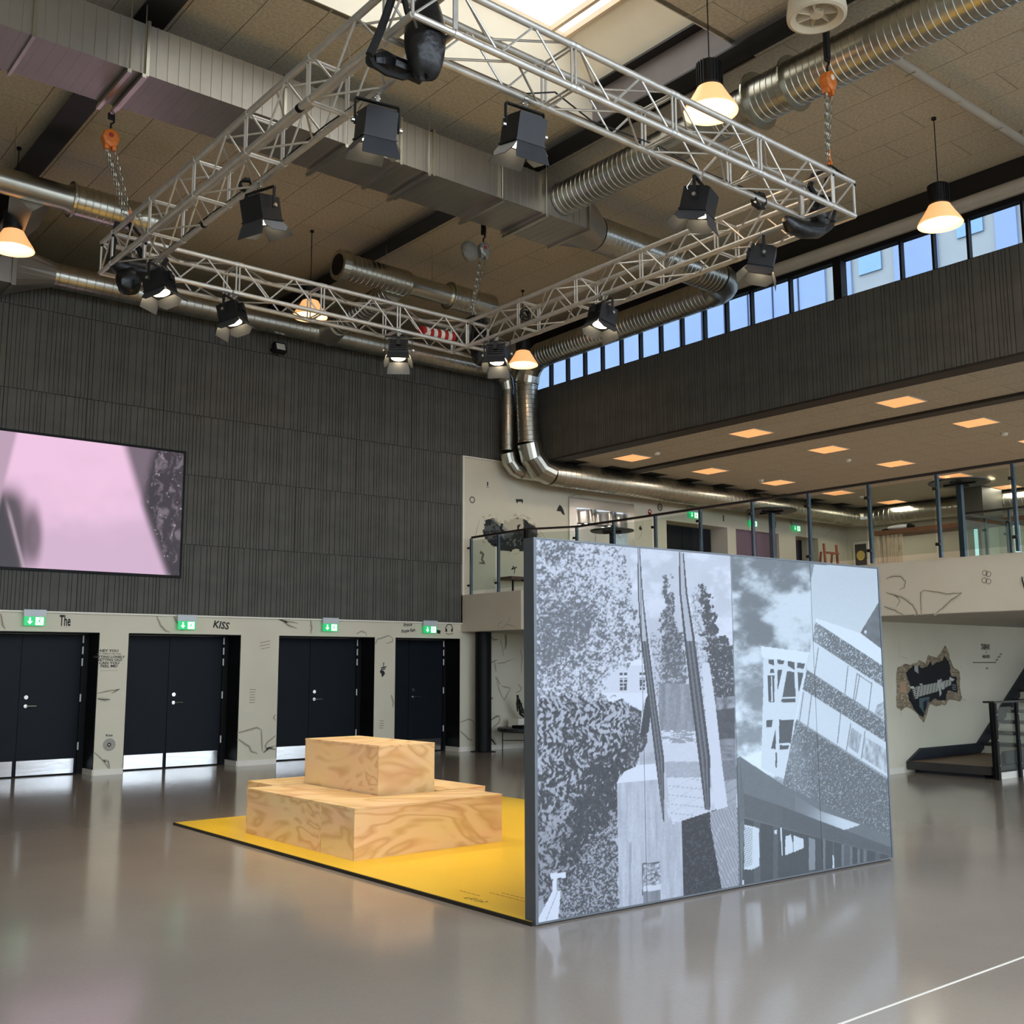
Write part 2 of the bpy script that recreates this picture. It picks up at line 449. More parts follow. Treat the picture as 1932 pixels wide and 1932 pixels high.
# ---- far wall with its door openings (ground floor and gallery)
DOORS = [(3.62, 5.56), (6.0, 7.86), (8.55, 10.45), (10.89, 12.36)]
UP = [(15.25, 17.1, 5.12), (18.24, 20.4, 4.92), (20.72, 22.42, 4.9), (23.12, 24.1, 4.9)]
REC = 17.10
b = MB()
xs = [-7]+[e for d in DOORS for e in d]+[27]
for i in range(0, len(xs), 2): b.box(xs[i], YA, 0, xs[i+1], 17.3, 2.12)
for a, c in DOORS: b.box(a, REC+.1, 0, c, 17.3, 2.12)
b.box(-7, YA, 2.12, 27, 17.3, 2.95)
xs = [-7]+[e for d in UP for e in d[:2]]+[27]
for i in range(0, len(xs), 2): b.box(xs[i], YA, 2.95, xs[i+1], 17.3, 4.9)
for a, c, z in UP: b.box(a, 17.2, 2.95, c, 17.3, 4.9)
b.box(-7, YA, 4.9, XB+.3, 17.3, 7.46).box(XB+.3, YA, 4.9, 15.25, 17.3, 5.8); b.box(17.1, YA, 4.9, 27, 17.3, 5.8); b.box(15.25, YA, 5.12, 17.1, 17.3, 5.8)
b.box(15.25, 17.2, 4.9, 17.1, 17.3, 5.12)
wall_back = struct('wall_back', b, cream)

# cladding: grooved fibre panels, every panel a piece of its own
def clad_panel_mesh(name, w, h, seed):
    """local: x 0..w, z 0..h, front face at y=-0.03"""
    rnd = random.Random(seed); b = MB()
    b.box(0.004, -.006, .004, w-.004, 0, h-.004)
    x = .006
    while x < w-.02:
        d = rnd.choice([.038, .045, .05, .055, .06, .095, .115])
        x1 = min(x+d, w-.006); z0, z1 = .004, h-.004; y0, y1 = -.024, -.006
        b.add([(x, y1, z0), (x, y0, z0), (x1, y0, z0), (x1, y1, z0), (x, y1, z1), (x, y0, z1), (x1, y0, z1), (x1, y1, z1)],
              [(0, 1, 5, 4), (1, 2, 6, 5), (2, 3, 7, 6), (4, 5, 6, 7), (0, 3, 2, 1)])
        x = x1+rnd.choice([.008, .010, .012])
    return b.mesh(name, clad)
PAN = {}
def panel_mesh(w, h, k):
    key = (round(w, 3), round(h, 3), k)
    if key not in PAN: PAN[key] = clad_panel_mesh('cladding_panel', w, h, k*7+1)
    return PAN[key]
ZR = [2.42+1.135*i for i in range(5)]+[7.46]
ZR[3] = 5.69
part('cladding_backing', MB().box(-7, YA-.0035, 2.42, 12.38, YA-.0002, 7.46).box(12.38, YA-.0035, 5.69, 14, YA-.0002, 7.46), clad_gap, wall_back)
for r in range(5):
    z0, z1 = ZR[r], ZR[r+1]
    x1 = 12.38
    k = r
    while x1 > 0.4:
        link('cladding_panel', panel_mesh(1.2, z1-z0, k % 4), wall_back, (x1-1.2, YA-.004, z0)); x1 -= 1.2; k += 1
    if z0 >= 5.6:
        link('cladding_panel', panel_mesh(1.2, z1-z0, (r+2) % 4), wall_back, (12.38, YA-.004, z0))
        link('cladding_panel', panel_mesh(.4, z1-z0, 1), wall_back, (13.58, YA-.004, z0))
b = MB().box(-7, YA-.03, 2.42, .38, YA, 7.46)
part('cladding_board', b, clad, wall_back)
b = MB().box(-7, YA-.045, 2.395, 12.42, YA, 2.42).box(12.38, YA-.045, 2.42, 12.42, YA, 5.67).box(12.38, YA-.045, 5.665, 14, YA, 5.69)
struct('trim_1', b, white_trim)
# white skirting of the piers and right of the doors
b = MB()
xs = [-7]+[e for d in DOORS for e in d]+[16.0]
for i in range(0, len(xs), 2): b.box(xs[i], YA-.015, 0, xs[i+1], YA, .085)
for a, c in DOORS: b.box(c-.0151, YA, 0, c-.0001, REC, .085)
struct('baseboard_back', b, white_trim)

# ---- the four double doors
for i, (a, c) in enumerate(DOORS):
    yf = REC
    b = MB()
    mid = {0: 4.58, 1: 6.84, 2: 9.40, 3: 11.50}[i]
    jr = .30 if i < 3 else .22
    # black reveals, head, and frame post on the right hand side
    b.box(c-.012, YA+.004, .086, c-.0002, yf, 2.118).box(a+.0002, YA+.004, 0, a+.012, yf, 2.118)
    b.box(a, YA+.004, 2.108, c, yf, 2.1199).box(c-jr*.35, yf-.03, 0, c-.0125, yf+.09, 2.1).box(a+.0125, yf-.03, 0, a+.05, yf+.09, 2.1)
    b.box(a+.013, yf+.06, 0, c-.013, yf+.099, 2.1)
    dr = struct('door_%d' % (i+1), b, black_m)
    r = c-jr*.36
    for (x0, x1) in ((a+.052, mid-.008), (mid+.008, r)):
        lf = part('door_leaf', MB().box(x0, yf+.0, .012, x1, yf+.045, 2.09), door_m, dr)
        part('kick_plate', MB().box(x0+.01, yf-.003, .02, x1-.03, yf, .235), steel, lf)
    part('meeting_stile', MB().box(mid-.006, yf+.01, .012, mid+.006, yf+.05, 2.09), black_m, dr)
    b = MB().tube((mid+.10, yf, 1.03), (mid+.10, yf-.012, 1.03), .027, 14).tube((mid+.10, yf-.01, 1.03), (mid+.10, yf-.06, 1.03), .010, 8)
    b.tube((mid+.095, yf-.055, 1.03), (mid+.24, yf-.055, 1.03), .009, 8)
    part('door_handle', b, chrome, dr, True)
    part('lock_rose', MB().tube((mid+.10, yf, 1.16), (mid+.10, yf-.014, 1.16), .03, 16), chrome, dr, True)
    for z in (.36, 1.08, 1.62, 1.80, 1.97):
        part('hinge', MB().box(r-.004, yf-.040, z, r+.018, yf-.031, z+.115), mat('hinge_zinc', srgb(214, 214, 208), .5, var=.03), dr)

# ---- gallery (upper floor): slab, ceiling, far walls
GX = 13.0
b = MB().prism([(12.38, YA), (12.38, 14.83), (GX, 13.98), (GX, YF), (27, YF), (27, YA)], 2, 2.25, 2.95)
floor_2 = struct('floor_2', b, mat('balcony_plaster', srgb(208, 198, 178), .65, var=.05, vscale=1.2, bump=.04, bscale=30))
part('floor_covering', MB().prism([(12.5, YA), (12.5, 14.9), (13.12, 14.0), (13.12, YF), (27, YF), (27, YA)], 2, 2.95, 2.956), floor_m, floor_2)
part('soffit_board', MB().prism([(12.40, YA), (12.40, 14.85), (13.02, 14.0), (13.02, YF), (27, YF), (27, YA)], 2, 2.242, 2.25), grey_soffit, floor_2)

# gallery ceiling with tiles and light panels (cell 0.5875 m)
CE = .5875
ceiling_2 = struct('ceiling_2', MB().box(XB, YF, 5.72, 27, YA, 5.8), clad_gap)
CX0, CY0 = 15.2-.5*CE-CE, 14.73-.5*CE      # grid origin: left edge of a tile column, front edge of a tile row
t_full = MB().box(.006, .006, 0, CE-.006, 2*CE-.006, .02).mesh('ceiling_tile', tile2_m)
t_half = MB().box(.006, .006, 0, CE-.006, CE-.006, .02).mesh('ceiling_tile', tile2_m)
lights2 = []
LC = [1+4*k for k in range(5)]      # columns that hold light panels
for i in range(0, 20):
    x = CX0+i*CE
    if x+CE > 26: break
    sh = 0
    for j in range(-9, 3):
        y = CY0+(j*2+(i % 2))*CE
        if y+2*CE > YA-.03: 
            continue
        cells = [y, y+CE]
        hit = [yy for yy in cells if i in LC and abs(((yy-CY0)/CE) % 5) < .01 or (i in LC and abs(((yy-CY0)/CE) % 5-5) < .01)]
        if i == 3: continue          # the dark beam strip runs along this column's left half
        if hit:
            lights2.append((x, hit[0]))
            o = [yy for yy in cells if yy != hit[0]][0]
            link('ceiling_tile', t_half, ceiling_2, (x, o, 5.70))
        else:
            link('ceiling_tile', t_full, ceiling_2, (x, y, 5.70))
b = MB()
for j in range(-20, 6):
    y = CY0+j*CE
    if y+CE < YA: b.box(17.25-.003, y+.006, 5.70, CX0+4*CE-.006, y+CE-.006, 5.72) if False else None
part('ceiling_joist', MB().box(CX0+3*CE+.02, YF, 5.655, CX0+3*CE+.30, YA, 5.72), mat('joist_brown', srgb(52, 44, 36), .6, var=.1, vscale=3), ceiling_2)
b = MB().box(CX0+3*CE+.31, YF, 5.70, CX0+4*CE-.006, YA, 5.72)
part('edge_tile', b, tile2_m, ceiling_2)
part('edge_tile', MB().box(XB+.3, YF, 5.70, CX0-.006, YA, 5.72), tile2_m, ceiling_2)
def where2(x, y):
    c = {0: 'column nearest the hall', 1: 'column beside dark joist', 2: 'third column in', 3: 'fourth column in', 4: 'column farthest in'}[round((x-lights2[0][0])/(4*CE))]
    return c
for (x, y) in lights2:
    al = bpy.data.lights.new('panel_lamp', 'AREA'); al.size = .54; al.energy = 11; al.color = (1, .88, .74)
    ao = bpy.data.objects.new('panel_lamp', al); COL.objects.link(ao); ao.location = (x+CE/2, y+CE/2, 5.68)
    k = round((y-CY0)/CE/5)
    row = {0: 'first row from far wall', -1: 'second row from far wall', -2: 'third row from far wall', -3: 'fourth row from far wall'}.get(k, 'row farthest from far wall')
    t = thing('ceiling_light', 'orange ceiling light panel, %s, %s' % (where2(x, y), row), 'ceiling light', (x, y, 5.69), 0, 'square light panels in the gallery ceiling')
    part('diffuser', MB().box(x+.02, y+.02, 5.695, x+CE-.02, y+CE-.02, 5.719), panel_e, t)
    part('frame', MB().box(x+.004, y+.004, 5.69, x+CE-.004, y+.02, 5.719).box(x+.004, y+CE-.02, 5.69, x+CE-.004, y+CE-.004, 5.719)
         .box(x+.004, y+.02, 5.69, x+.02, y+CE-.02, 5.719).box(x+CE-.02, y+.02, 5.69, x+CE-.004, y+CE-.02, 5.719), white_trim, t)

# ---- right wall: grooved band, clerestory, header
b = MB().box(XB, YF, 5.69, XB+.3, YA, 7.18).box(XB, YF, 7.86, XB+.3, YA, 8.06).box(XB+.2, YF, 8.06, XB+.3, YA, 8.62)
wall_right = struct('wall_right', b, clad_gap)
y = YA-.005; k = 0
while y > -2:
    y0 = y-1.2
    o = link('cladding_panel', panel_mesh(1.2, 1.485, k % 4), wall_right, (XB-.004, y, 5.693), (0, 0, -PI/2)); y -= 1.2; k += 1
part('cladding_board', MB().box(XB-.03, YF, 5.69, XB-.001, y+.0, 7.18), clad, wall_right)
part('edge_strip', MB().box(XB-.04, YF, 5.66, XB+.3, YA, 5.689), mat('edge_strip_brown', srgb(40, 32, 27), .6, var=.1, vscale=3), wall_right)
part('header_board', MB().box(XB-.05, YF, 7.87, XB-.001, YA, 8.06), grey_soffit, wall_right)

MUL = [16.35, 15.85, 15.35, 14.85, 14.36, 13.85, 13.35, 12.84, 12.33, 11.81, 11.32, 10.79, 10.01, 9.14, 9.05, 8.05, 7.54, 7.02, 6.25, 5.5, 5.0, 4.5, 3.7, 2.9, 2.4, 1.9, 1.1, .3, -.5, -1.5, -2.5, -3.5, -4.5, -5.5]
win = struct('window_1', MB().box(XB+.02, YF, 7.181, XB+.12, YA, 7.2).box(XB+.0, YF, 7.79, XB+.12, YA, 7.859), black_m)
for i, yy in enumerate(MUL):
    w = .018
    if i in (13, 14): continue
    part('mullion', MB().box(XB+.02, yy-w, 7.2, XB+.11, yy+w, 7.79), black_m, win)
part('wide_mullion', MB().box(XB-.02, 9.03, 7.19, XB+.14, 9.17, 7.80), black_m, win)
edges = [YA]+MUL+[YF]
for a, c in zip(edges[:-1], edges[1:]):
    if a == 9.14: continue
    part('pane', MB().box(XB+.065, c+.018, 7.2, XB+.07, a-.018, 7.79), solar_glass, win)

# ---- hall ceiling, skylight opening X 3.9..8.94, Y 7.01..9.25
SX0, SX1, SY0, SY1 = 3.9, 8.94, 7.01, 9.25
YR = 19.2
b = MB().box(-7, YF, ZC+.02, SX0, YR, ZC+.2).box(SX1, YF, ZC+.02, XB+.3, YR, ZC+.2).box(SX0, YF, ZC+.02, SX1, SY0, ZC+.2).box(SX0, SY1, ZC+.02, SX1, YR, ZC+.2)
struct('wall_recess', MB().box(-7, YR, 7.3, XB+.3, YR+.1, 8.65).box(-7, 17.3, 7.36, XB+.3, YR, 7.459).box(XB, YA+.001, 7.46, XB+.3, YR, 8.62), cream)
ceiling = struct('ceiling', b, mat('ceiling_base', srgb(40, 36, 30), .9, var=.1, vscale=10))
TW, TL = .6, 1.2
TM = {}
def tmesh(w, l):
    k = (round(w, 3), round(l, 3))
    if k not in TM: TM[k] = MB().box(.005, .005, 0, w-.005, l-.005, .02).mesh('ceiling_tile', tile_m)
    return TM[k]
nt = 0
for i in range(22):
    x0 = .98+i*TW; x1 = min(x0+TW, 14.15)
    if x1-x0 < .05: break
    for j in range(13):
        y0 = 4.25+j*TL-(TL/2 if i % 2 else 0); y1 = min(y0+TL, YR-.02)
        segs = [(y0, y1)]
        if x1 > SX0 and x0 < SX1:
            segs = []
            if y0 < SY0: segs.append((y0, min(y1, SY0)))
            if y1 > SY1: segs.append((max(y0, SY1), y1))
        for (a, c) in segs:
            if c-a < .08: continue
            xa, xc = x0, x1
            link('ceiling_tile', tmesh(xc-xa, c-a), ceiling, (xa, a, ZC)); nt += 1
# outside the tiled field the same boards, plain
part('ceiling_board', MB().box(-7, YF, ZC, .98, YR, ZC+.02).box(.98, YF, ZC, 14.15, 3.65, ZC+.02), tile_m, ceiling)

# skylight
b = MB()
b.box(SX0+.01, SY1-.01, ZC+.0, SX1, SY1+.07, 9.42).box(SX0+.01, SY0-.07, ZC, SX1, SY0+.01, 9.42).box(SX0-.07, SY0-.07, ZC, SX0+.01, SY1+.07, 9.42)
b.add([(8.96, SY0, 8.82), (8.96, SY1, 8.82), (8.46, SY1, 9.42), (8.46, SY0, 9.42), (9.06, SY0, 8.82), (9.06, SY1, 8.82), (9.0, SY1, 9.42), (9.0, SY0, 9.42)],
      [(0, 1, 2, 3), (4, 7, 6, 5), (0, 4, 5, 1), (3, 2, 6, 7)])
win2 = struct('window_2', b, well_m)
bar = mat('glazing_bar', srgb(236, 214, 186), .5, var=.03, vscale=4)
for xx in (8.43, 8.2, 6.6, 5.0): part('glazing_bar', MB().box(xx-.025, SY0, 9.36, xx+.025, SY1, 9.44), bar, win2)
part('glazing_bar', MB().box(SX0, SY1-.06, 9.36, 8.45, SY1, 9.44), bar, win2)
for a, c in ((SX0, 4.975), (5.025, 6.575), (6.625, 8.175), (8.225, 8.405)): part('pane', MB().box(a, SY0, 9.445, c, SY1-.06, 9.45), opal_glass, win2)

# steel beams
def ibeam(x, label, top=8.85):
    t = thing('steel_beam', label, 'beam', (x, 6, 8.28), 0, 'black steel roof beams')
    part('bottom_flange', MB().box(x-.15, YF, 8.28, x+.15, YR-.05, 8.302), beam_m, t)
    part('web', MB().box(x-.008, YF, 8.302, x+.008, YR-.05, top-.03), mat('beam_web_lit', srgb(120, 112, 112), .5, var=.08, vscale=3), t)  # web coloured grey for the skylight falling on it; the steel is black
    part('top_flange', MB().box(x-.15, SY0, top-.03, x+.05, SY1, top) if x > 5 else MB().box(x-.15, YF, ZC-.03, x+.15, YR-.05, ZC-.002), beam_m, t)
    return t
ibeam(8.94, 'long black steel roof beam crossing the bright skylight', 8.85)
t = thing('steel_beam', 'black steel roof beam crossing the ceiling at the left above the metal duct', 'beam', (3.68, 6, 8.27), 0, 'black steel roof beams')
part('bottom_flange', MB().box(3.52, YF, 8.28, 3.84, YR-.05, 8.302), beam_m, t)
part('web', MB().box(3.67, YF, 8.302, 3.69, YR-.05, ZC-.004), beam_m, t)
t = thing('edge_beam', 'deep black steel beam running above the clerestory windows', 'beam', (14.1, 6, 8.08), 0)
part('web', MB().box(14.12, YF, 8.11, 14.15, YA-.05, ZC-.004), beam_m, t)
part('bottom_flange', MB().box(14.0, YF, 8.085, 14.19, YA-.05, 8.11), beam_m, t)
# pale soffit between edge beam and window header
struct('trim_2', MB().sweep([(XB-.03, YF, 7.99), (XB-.03, YA-.05, 7.99)], .085, 16), grey_soffit, True)

# ---- walls round the rest of the hall: left wall, glazed front wall behind the viewpoint, gallery walls
struct('wall_left', MB().box(-7.2, YF, 0, -7, YR, 9), cream)
b = MB().box(-7, YF-.2, 0, 27.2, YF, .1).box(-7, YF-.2, 7.6, 14.3, YF, 9)
for x in (-7, -3.9, -.8, 2.3, 5.4, 8.5, 11.6): b.box(x, YF-.2, .1, x+.16, YF, 7.6)
b.box(14.0, YF-.2, .1, 14.3, YF, 7.6).box(14.3, YF-.2, 2.25, 27.2, YF, 3.0).box(14.3, YF-.2, 5.7, 27.2, YF, 5.8)
for x in (17.4, 20.5, 23.6, 26.8): b.box(x, YF-.2, .1, x+.16, YF, 2.25).box(x, YF-.2, 3.0, x+.16, YF, 5.7)
struct('wall_front', b, black_m)
win3 = struct('window_3', MB().box(-6.8, YF-.12, 2.6, 14, YF-.06, 2.66).box(-6.8, YF-.12, 5.1, 14, YF-.06, 5.16), black_m)
for x in (-3.9, -.8, 2.3, 5.4, 8.5, 11.6, 14.0):
    part('pane', MB().box(x-2.92, YF-.1, .1, x-.02, YF-.09, 7.6), win_glass, win3)
for x in (17.4, 20.5, 23.6, 26.8):
    part('pane', MB().box(x-2.92, YF-.1, .1, x-.02, YF-.09, 2.25), win_glass, win3); part('pane', MB().box(x-2.92, YF-.1, 3.0, x-.02, YF-.09, 5.7), win_glass, win3)

# gallery side walls
b = MB()
WX = 25.4
wins = [(9.9, 10.25), (8.1, 8.45), (6.5, 6.85)]
ys = [YA]; 
b.box(WX, 7.0, 2.95, WX+.2, YA, 5.8)
wall_gallery = struct('wall_gallery', b, cream)
# wall under the gallery that carries the guitar mural
GY = 9.0
struct('wall_center', MB().box(13.9, GY, 0, 27, GY+.25, 2.242), cream)
wall_center = bpy.data.objects['wall_center']
struct('baseboard_center', MB().box(13.9, GY-.015, 0, 14.96, GY, .085), white_trim)

# =================================================================== LIGHTING TRUSS
TZ, TS = 5.85, .34
TX0, TX1, TY0, TY1 = 3.65, 8.74, 5.46, 11.50
truss = thing('lighting_truss', 'large rectangular aluminium lattice truss hanging level below the ceiling', 'truss', (TX0, TY0, TZ))
def frame_mb(L, ends=True):
    b = MB()
    for x in (L,):
        for (p, q) in (((0, 0), (TS, 0)), ((TS, 0), (TS, TS)), ((TS, TS), (0, TS)), ((0, TS), (0, 0))):
            b.tube((x, p[0], p[1]), (x, q[0], q[1]), .010, 6)
        for (y, z) in ((0, 0), (TS, 0), (TS, TS), (0, TS)): b.tube((x-.025, y, z), (x+.025, y, z), .031, 10)
    return b
SEC_L = 1.1
sec_me = frame_mb(.02).mesh('truss_section', alu, True); end_me = frame_mb(SEC_L-.02).mesh('end_frame', alu, True)
chord_me = {}
def chord_mesh(i):
    y, z = ((0, 0), (TS, 0), (TS, TS), (0, TS))[i]
    if i not in chord_me: chord_me[i] = MB().tube((0, y, z), (SEC_L, y, z), .0275, 12).mesh('chord', alu, True)
    return chord_me[i]
brace_me = []
n = 3
for f, (a, c) in enumerate((((0, 0), (0, TS)), ((TS, 0), (TS, TS)), ((0, 0), (TS, 0)), ((0, TS), (TS, TS)))):
    n = 3 if f < 2 else 2
    for k in range(n):
        x0, x1 = .06+k*(SEC_L-.12)/n, .06+(k+1)*(SEC_L-.12)/n
        p, q = (a, c) if (k+(f in (1, 3))) % 2 else (c, a)
        brace_me.append(MB().tube((x0, *p), (x1, *q), .0095, 6).mesh('brace', alu, True))
def add_section(loc, rz, sx):
    s = link('truss_section', sec_me, truss, tuple(np.array(loc)-off(truss)), (0, 0, rz), (sx, 1, 1))
    link('end_frame', end_me, s)
    for i in range(4): link('chord', chord_mesh(i), s)
    for me in brace_me: link('brace', me, s)
xs0, xs1, ys0, ys1 = TX0+TS, TX1-TS, TY0+TS, TY1-TS
nx, ny = 4, 5
for k in range(nx):
    L = (xs1-xs0)/nx
    add_section((xs0+k*L, TY0, TZ), 0, L/SEC_L); add_section((xs0+k*L, TY1-TS, TZ), 0, L/SEC_L)
for k in range(ny):
    L = (ys1-ys0)/ny
    add_section((TX0+TS, ys0+k*L, TZ), PI/2, L/SEC_L); add_section((TX1, ys0+k*L, TZ), PI/2, L/SEC_L)
def corner(x, y):
    b = MB(); P = [(x, y), (x+TS, y), (x+TS, y+TS), (x, y+TS)]
    for z in (TZ, TZ+TS):
        for i in range(4): b.tube((*P[i], z), (*P[(i+1) % 4], z), .0245, 10)
        b.tube((*P[0], z), (*P[2], z), .0095, 6)
    for p in P: b.tube((*p, TZ), (*p, TZ+TS), .0125, 8)
    for i in range(4): b.tube((*P[i], TZ), (*P[(i+1) % 4], TZ+TS), .0095, 6)
    part('corner_section', b, alu, truss, True)
for x in (TX0, TX1-TS):
    for y in (TY0, TY1-TS): corner(x, y)

# =================================================================== STAGE LIGHTS ON THE TRUSS
def make_fixture():
    t = thing('stage_light', 'x', 'stage light', (0, 0, 0))
    p = math.radians(76); f = np.array([0, math.cos(p), -math.sin(p)]); u = np.array([0, math.sin(p), math.cos(p)]); r = np.array([1., 0, 0])
    c = np.array([0, .02, -.33])
    b = MB().tube((-.02, 0, 0), (.02, 0, 0), .040, 12).box(-.018, -.018, -.10, .018, .018, -.03).tube((-.03, 0, -.06), (.03, 0, -.06), .012, 8)
    part('clamp', b, chrome, t, True)
    b = MB().box(-.215, -.018, -.115, .215, .018, -.10)
    for s in (-1, 1): b.box(s*.215-.006, -.018, -.36, s*.215+.006, .018, -.115)
    yk = part('yoke', b, fixture_m, t)
    for s in (-1, 1): part('locking_knob', MB().tube((s*.221, .0, -.33), (s*.25, 0, -.33), .022, 10), chrome, yk, True)
    b = MB().obox(c, r*.155, u*.15, f*.125).obox(c-f*.13, r*.12, u*.11, f*.02).obox(c+f*.128, r*.165, u*.16, f*.008)
    for k in range(5): b.obox(c-f*(.09-.04*k)+u*.156, r*.13, u*.006, f*.008)
    h = part('housing', b, fixture_m, t)
    part('connector', MB().obox(c+u*.17-f*.05, r*.03, u*.03, f*.06), fixture_m, h)
    q = c+f*.137
    b = MB(); vs = [q+.115*(math.cos(a)*r+math.sin(a)*u) for a in [2*PI*k/20 for k in range(20)]]
    b.add(vs+[q+f*.02], [(k, (k+1) % 20, 20) for k in range(20)])
    part('lens', b, lens_e, t, True)
    # barn doors, flared
    for (a, w, n_, L, fl) in ((u, r, 1, .19, .62), (u, r, -1, .19, .45), (r, u, 1, .15, .55), (r, u, -1, .15, .55)):
        o0 = q+a*n_*.15; d = f*math.cos(fl)+a*n_*math.sin(fl)
        e0 = .15; e1 = .185 if a is u else .10
        nn = np.cross(w, d); nn /= np.linalg.norm(nn); th = nn*.003
        P = [o0-w*e0, o0+w*e0, o0+w*(e0*.98+.03)+d*L*.55, o0+w*e1+d*L, o0-w*e1+d*L, o0-w*(e0*.98+.03)+d*L*.55]
        b = MB(); vs = [p_-th for p_ in P]+[p_+th for p_ in P]
        b.add(vs, [(0, 1, 2, 3, 4, 5), (11, 10, 9, 8, 7, 6)]+[(i, i+6, (i+1) % 6+6, (i+1) % 6) for i in range(6)])
        part('barn_door', b, door_blade_m, t)
    cur = [(-.03, 0, -.05), (-.12, .05, -.10), (-.17, .10, -.2), (-.10, .08, -.30), (-.02, .0, -.24)]
    part('safety_cable', MB().sweep(cur, .004, 5), chrome, t, True)
    return t, (c+f*.18)*FS, f
FS = .80
fx0, fx_c, fx_f = make_fixture()
FX = [((3.99, 6.43), 'left truss run, nearest the big black bag'), ((3.99, 8.35), 'left truss run, halfway along'), ((4.0, 10.72), 'left rear truss corner, beside the black cable bag'),
      ((5.02, 11.16), 'rear truss run, left of centre'), ((7.30, 11.16), 'rear truss run, in front of the grooved wall'), ((8.40, 10.52), 'rear right truss corner, beside a pendant lamp'),
      ((8.40, 8.56), 'right truss run, halfway along'), ((8.40, 6.28), 'right truss run, beside the bag under the orange hoist'), ((6.90, 5.80), 'front truss run, right of centre'), ((4.90, 5.80), 'front truss run, under the skylight')]
YAWT = [None]*10
for i, ((x, y), where) in enumerate(FX):
    tx, ty = 6.0, 8.8
    rz = math.atan2(ty-y, tx-x)-PI/2+{0: .5, 1: .1, 2: -.2, 3: .25, 4: -.1, 5: .1, 6: 0, 7: -.1, 8: .1, 9: .25}[i]
    lab = 'black barn-door stage light on '+where
    loc = (x, y, TZ)
    if i == 0:
        fx0.location = loc; fx0.rotation_euler = (0, 0, rz); fx0.scale = (FS,)*3; fx0['label'] = lab; fx0['group'] = 'stage lights clamped to the truss'
    else: copy_thing(fx0, loc, rz, lab, 'stage lights clamped to the truss')
    R = Matrix.Rotation(rz, 3, 'Z'); pc = Vector(loc)+R @ Vector(fx_c); fd = R @ Vector((0, math.cos(math.radians(64)), -math.sin(math.radians(64))))
    l = bpy.data.lights.new('stage_lamp', 'SPOT'); l.energy = 90; l.color = (1, .86, .66); l.spot_size = math.radians(58); l.spot_blend = .6; l.shadow_soft_size = .06
    lo = bpy.data.objects.new('stage_lamp', l); COL.objects.link(lo); lo.location = pc
    lo.rotation_euler = fd.to_track_quat('-Z', 'Y').to_euler()
    l2 = bpy.data.lights.new('stage_lamp_spill', 'POINT'); l2.energy = 3.0; l2.color = (1, .8, .5); l2.shadow_soft_size = .05
    lo = bpy.data.objects.new('stage_lamp_spill', l2); COL.objects.link(lo); lo.location = pc-fd*.01

# =================================================================== PENDANT LAMPS
def make_pendant(drop):
    t = thing('pendant_lamp', 'x', 'pendant lamp', (0, 0, 0))
    part('cord', MB().tube((0, 0, .33), (0, 0, drop), .007, 6), cable_m, t)
    part('ceiling_rose', MB().lathe([(.0, drop-.0), (.03, drop-.0), (.03, drop-.03), (0, drop-.03)], n=12), cable_m, t)
    b = MB().lathe([(.0, .40), (.09, .40), (.115, .385), (.12, .37), (.12, .145), (.11, .13), (0, .13)], n=28)
    hs = part('heat_sink', b, fixture_m, t, False)
    b = MB()
    for k in range(24):
        a = 2*PI*k/24; b.obox((.124*math.cos(a), .124*math.sin(a), .26), (.008*math.cos(a), .008*math.sin(a), 0), (-.003*math.sin(a), .003*math.cos(a), 0), (0, 0, .12))
    part('fin_ring', b, fixture_m, hs)
    b = MB().lathe([(.105, .13), (.13, .118), (.15, .08), (.19, .01), (.255, -.09), (.272, -.125), (.270, -.135), (.262, -.125), (.245, -.09), (.18, .01), (.14, .08), (.10, .11)], n=36)
    sh = part('lamp_shade', b, lamp_e, t, True)
    part('bulb', MB().lathe([(0, -.035), (.055, -.03), (.07, -.01), (.06, .03), (0, .05)], n=16), bulb_e, t, True)
    return t
PEND = [((3.48, 14.55), 'left edge, beside the wall duct'), ((7.86, 14.55), 'behind the rear truss run'), ((12.22, 14.55), 'in the corner near the duct riser'),
        ((12.22, 6.45), 'hanging alone in front of the clerestory windows'), ((7.86, 6.45), 'behind the front truss, beside the skylight')]
pd0 = make_pendant(ZC-7.16)
for i, ((x, y), where) in enumerate(PEND):
    lab = 'bell pendant lamp, amber shade, black top, '+where
    if i == 0: pd0.location = (x, y, 7.16); pd0['label'] = lab; pd0['group'] = 'amber bell pendant lamps'
    else: copy_thing(pd0, (x, y, 7.16), 0, lab, 'amber bell pendant lamps')
    l = bpy.data.lights.new('pendant_bulb', 'POINT'); l.energy = 8; l.color = (1, .74, .46); l.shadow_soft_size = .08
    lo = bpy.data.objects.new('pendant_bulb', l); COL.objects.link(lo); lo.location = (x, y, 7.16-.08)

# =================================================================== DUCTS
def arc(c, a, b_, r, n=5):
    """points from c+r*a round to c+r*b_ (a,b_ unit, perpendicular)"""
    c, a, b_ = map(lambda q: np.array(q, float), (c, a, b_))
    return [c+r*(math.cos(t)*a+math.sin(t)*b_) for t in [PI/2*k/n for k in range(n+1)]]
def ribbed(p, q, r, pitch=.085, h=.006, ribw=.008):
    """points and radii of a spiral duct run with raised seams"""
    p, q = np.array(p, float), np.array(q, float); L = np.linalg.norm(q-p); d = (q-p)/L
    n = max(1, int(L/pitch)); pts = [p]; rad = [r]
    for k in range(n):
        s = (k+.5)*L/n
        for (o, rr) in ((-ribw, r), (-ribw*.4, r+h), (ribw*.4, r+h), (ribw, r)): pts.append(p+d*(s+o)); rad.append(rr)
    pts.append(q); rad.append(r)
    return pts, rad
def spiral(p, q, r, n=24, **k):
    pts, rad = ribbed(p, q, r, **k); return MB().sweep(pts, rad, n)
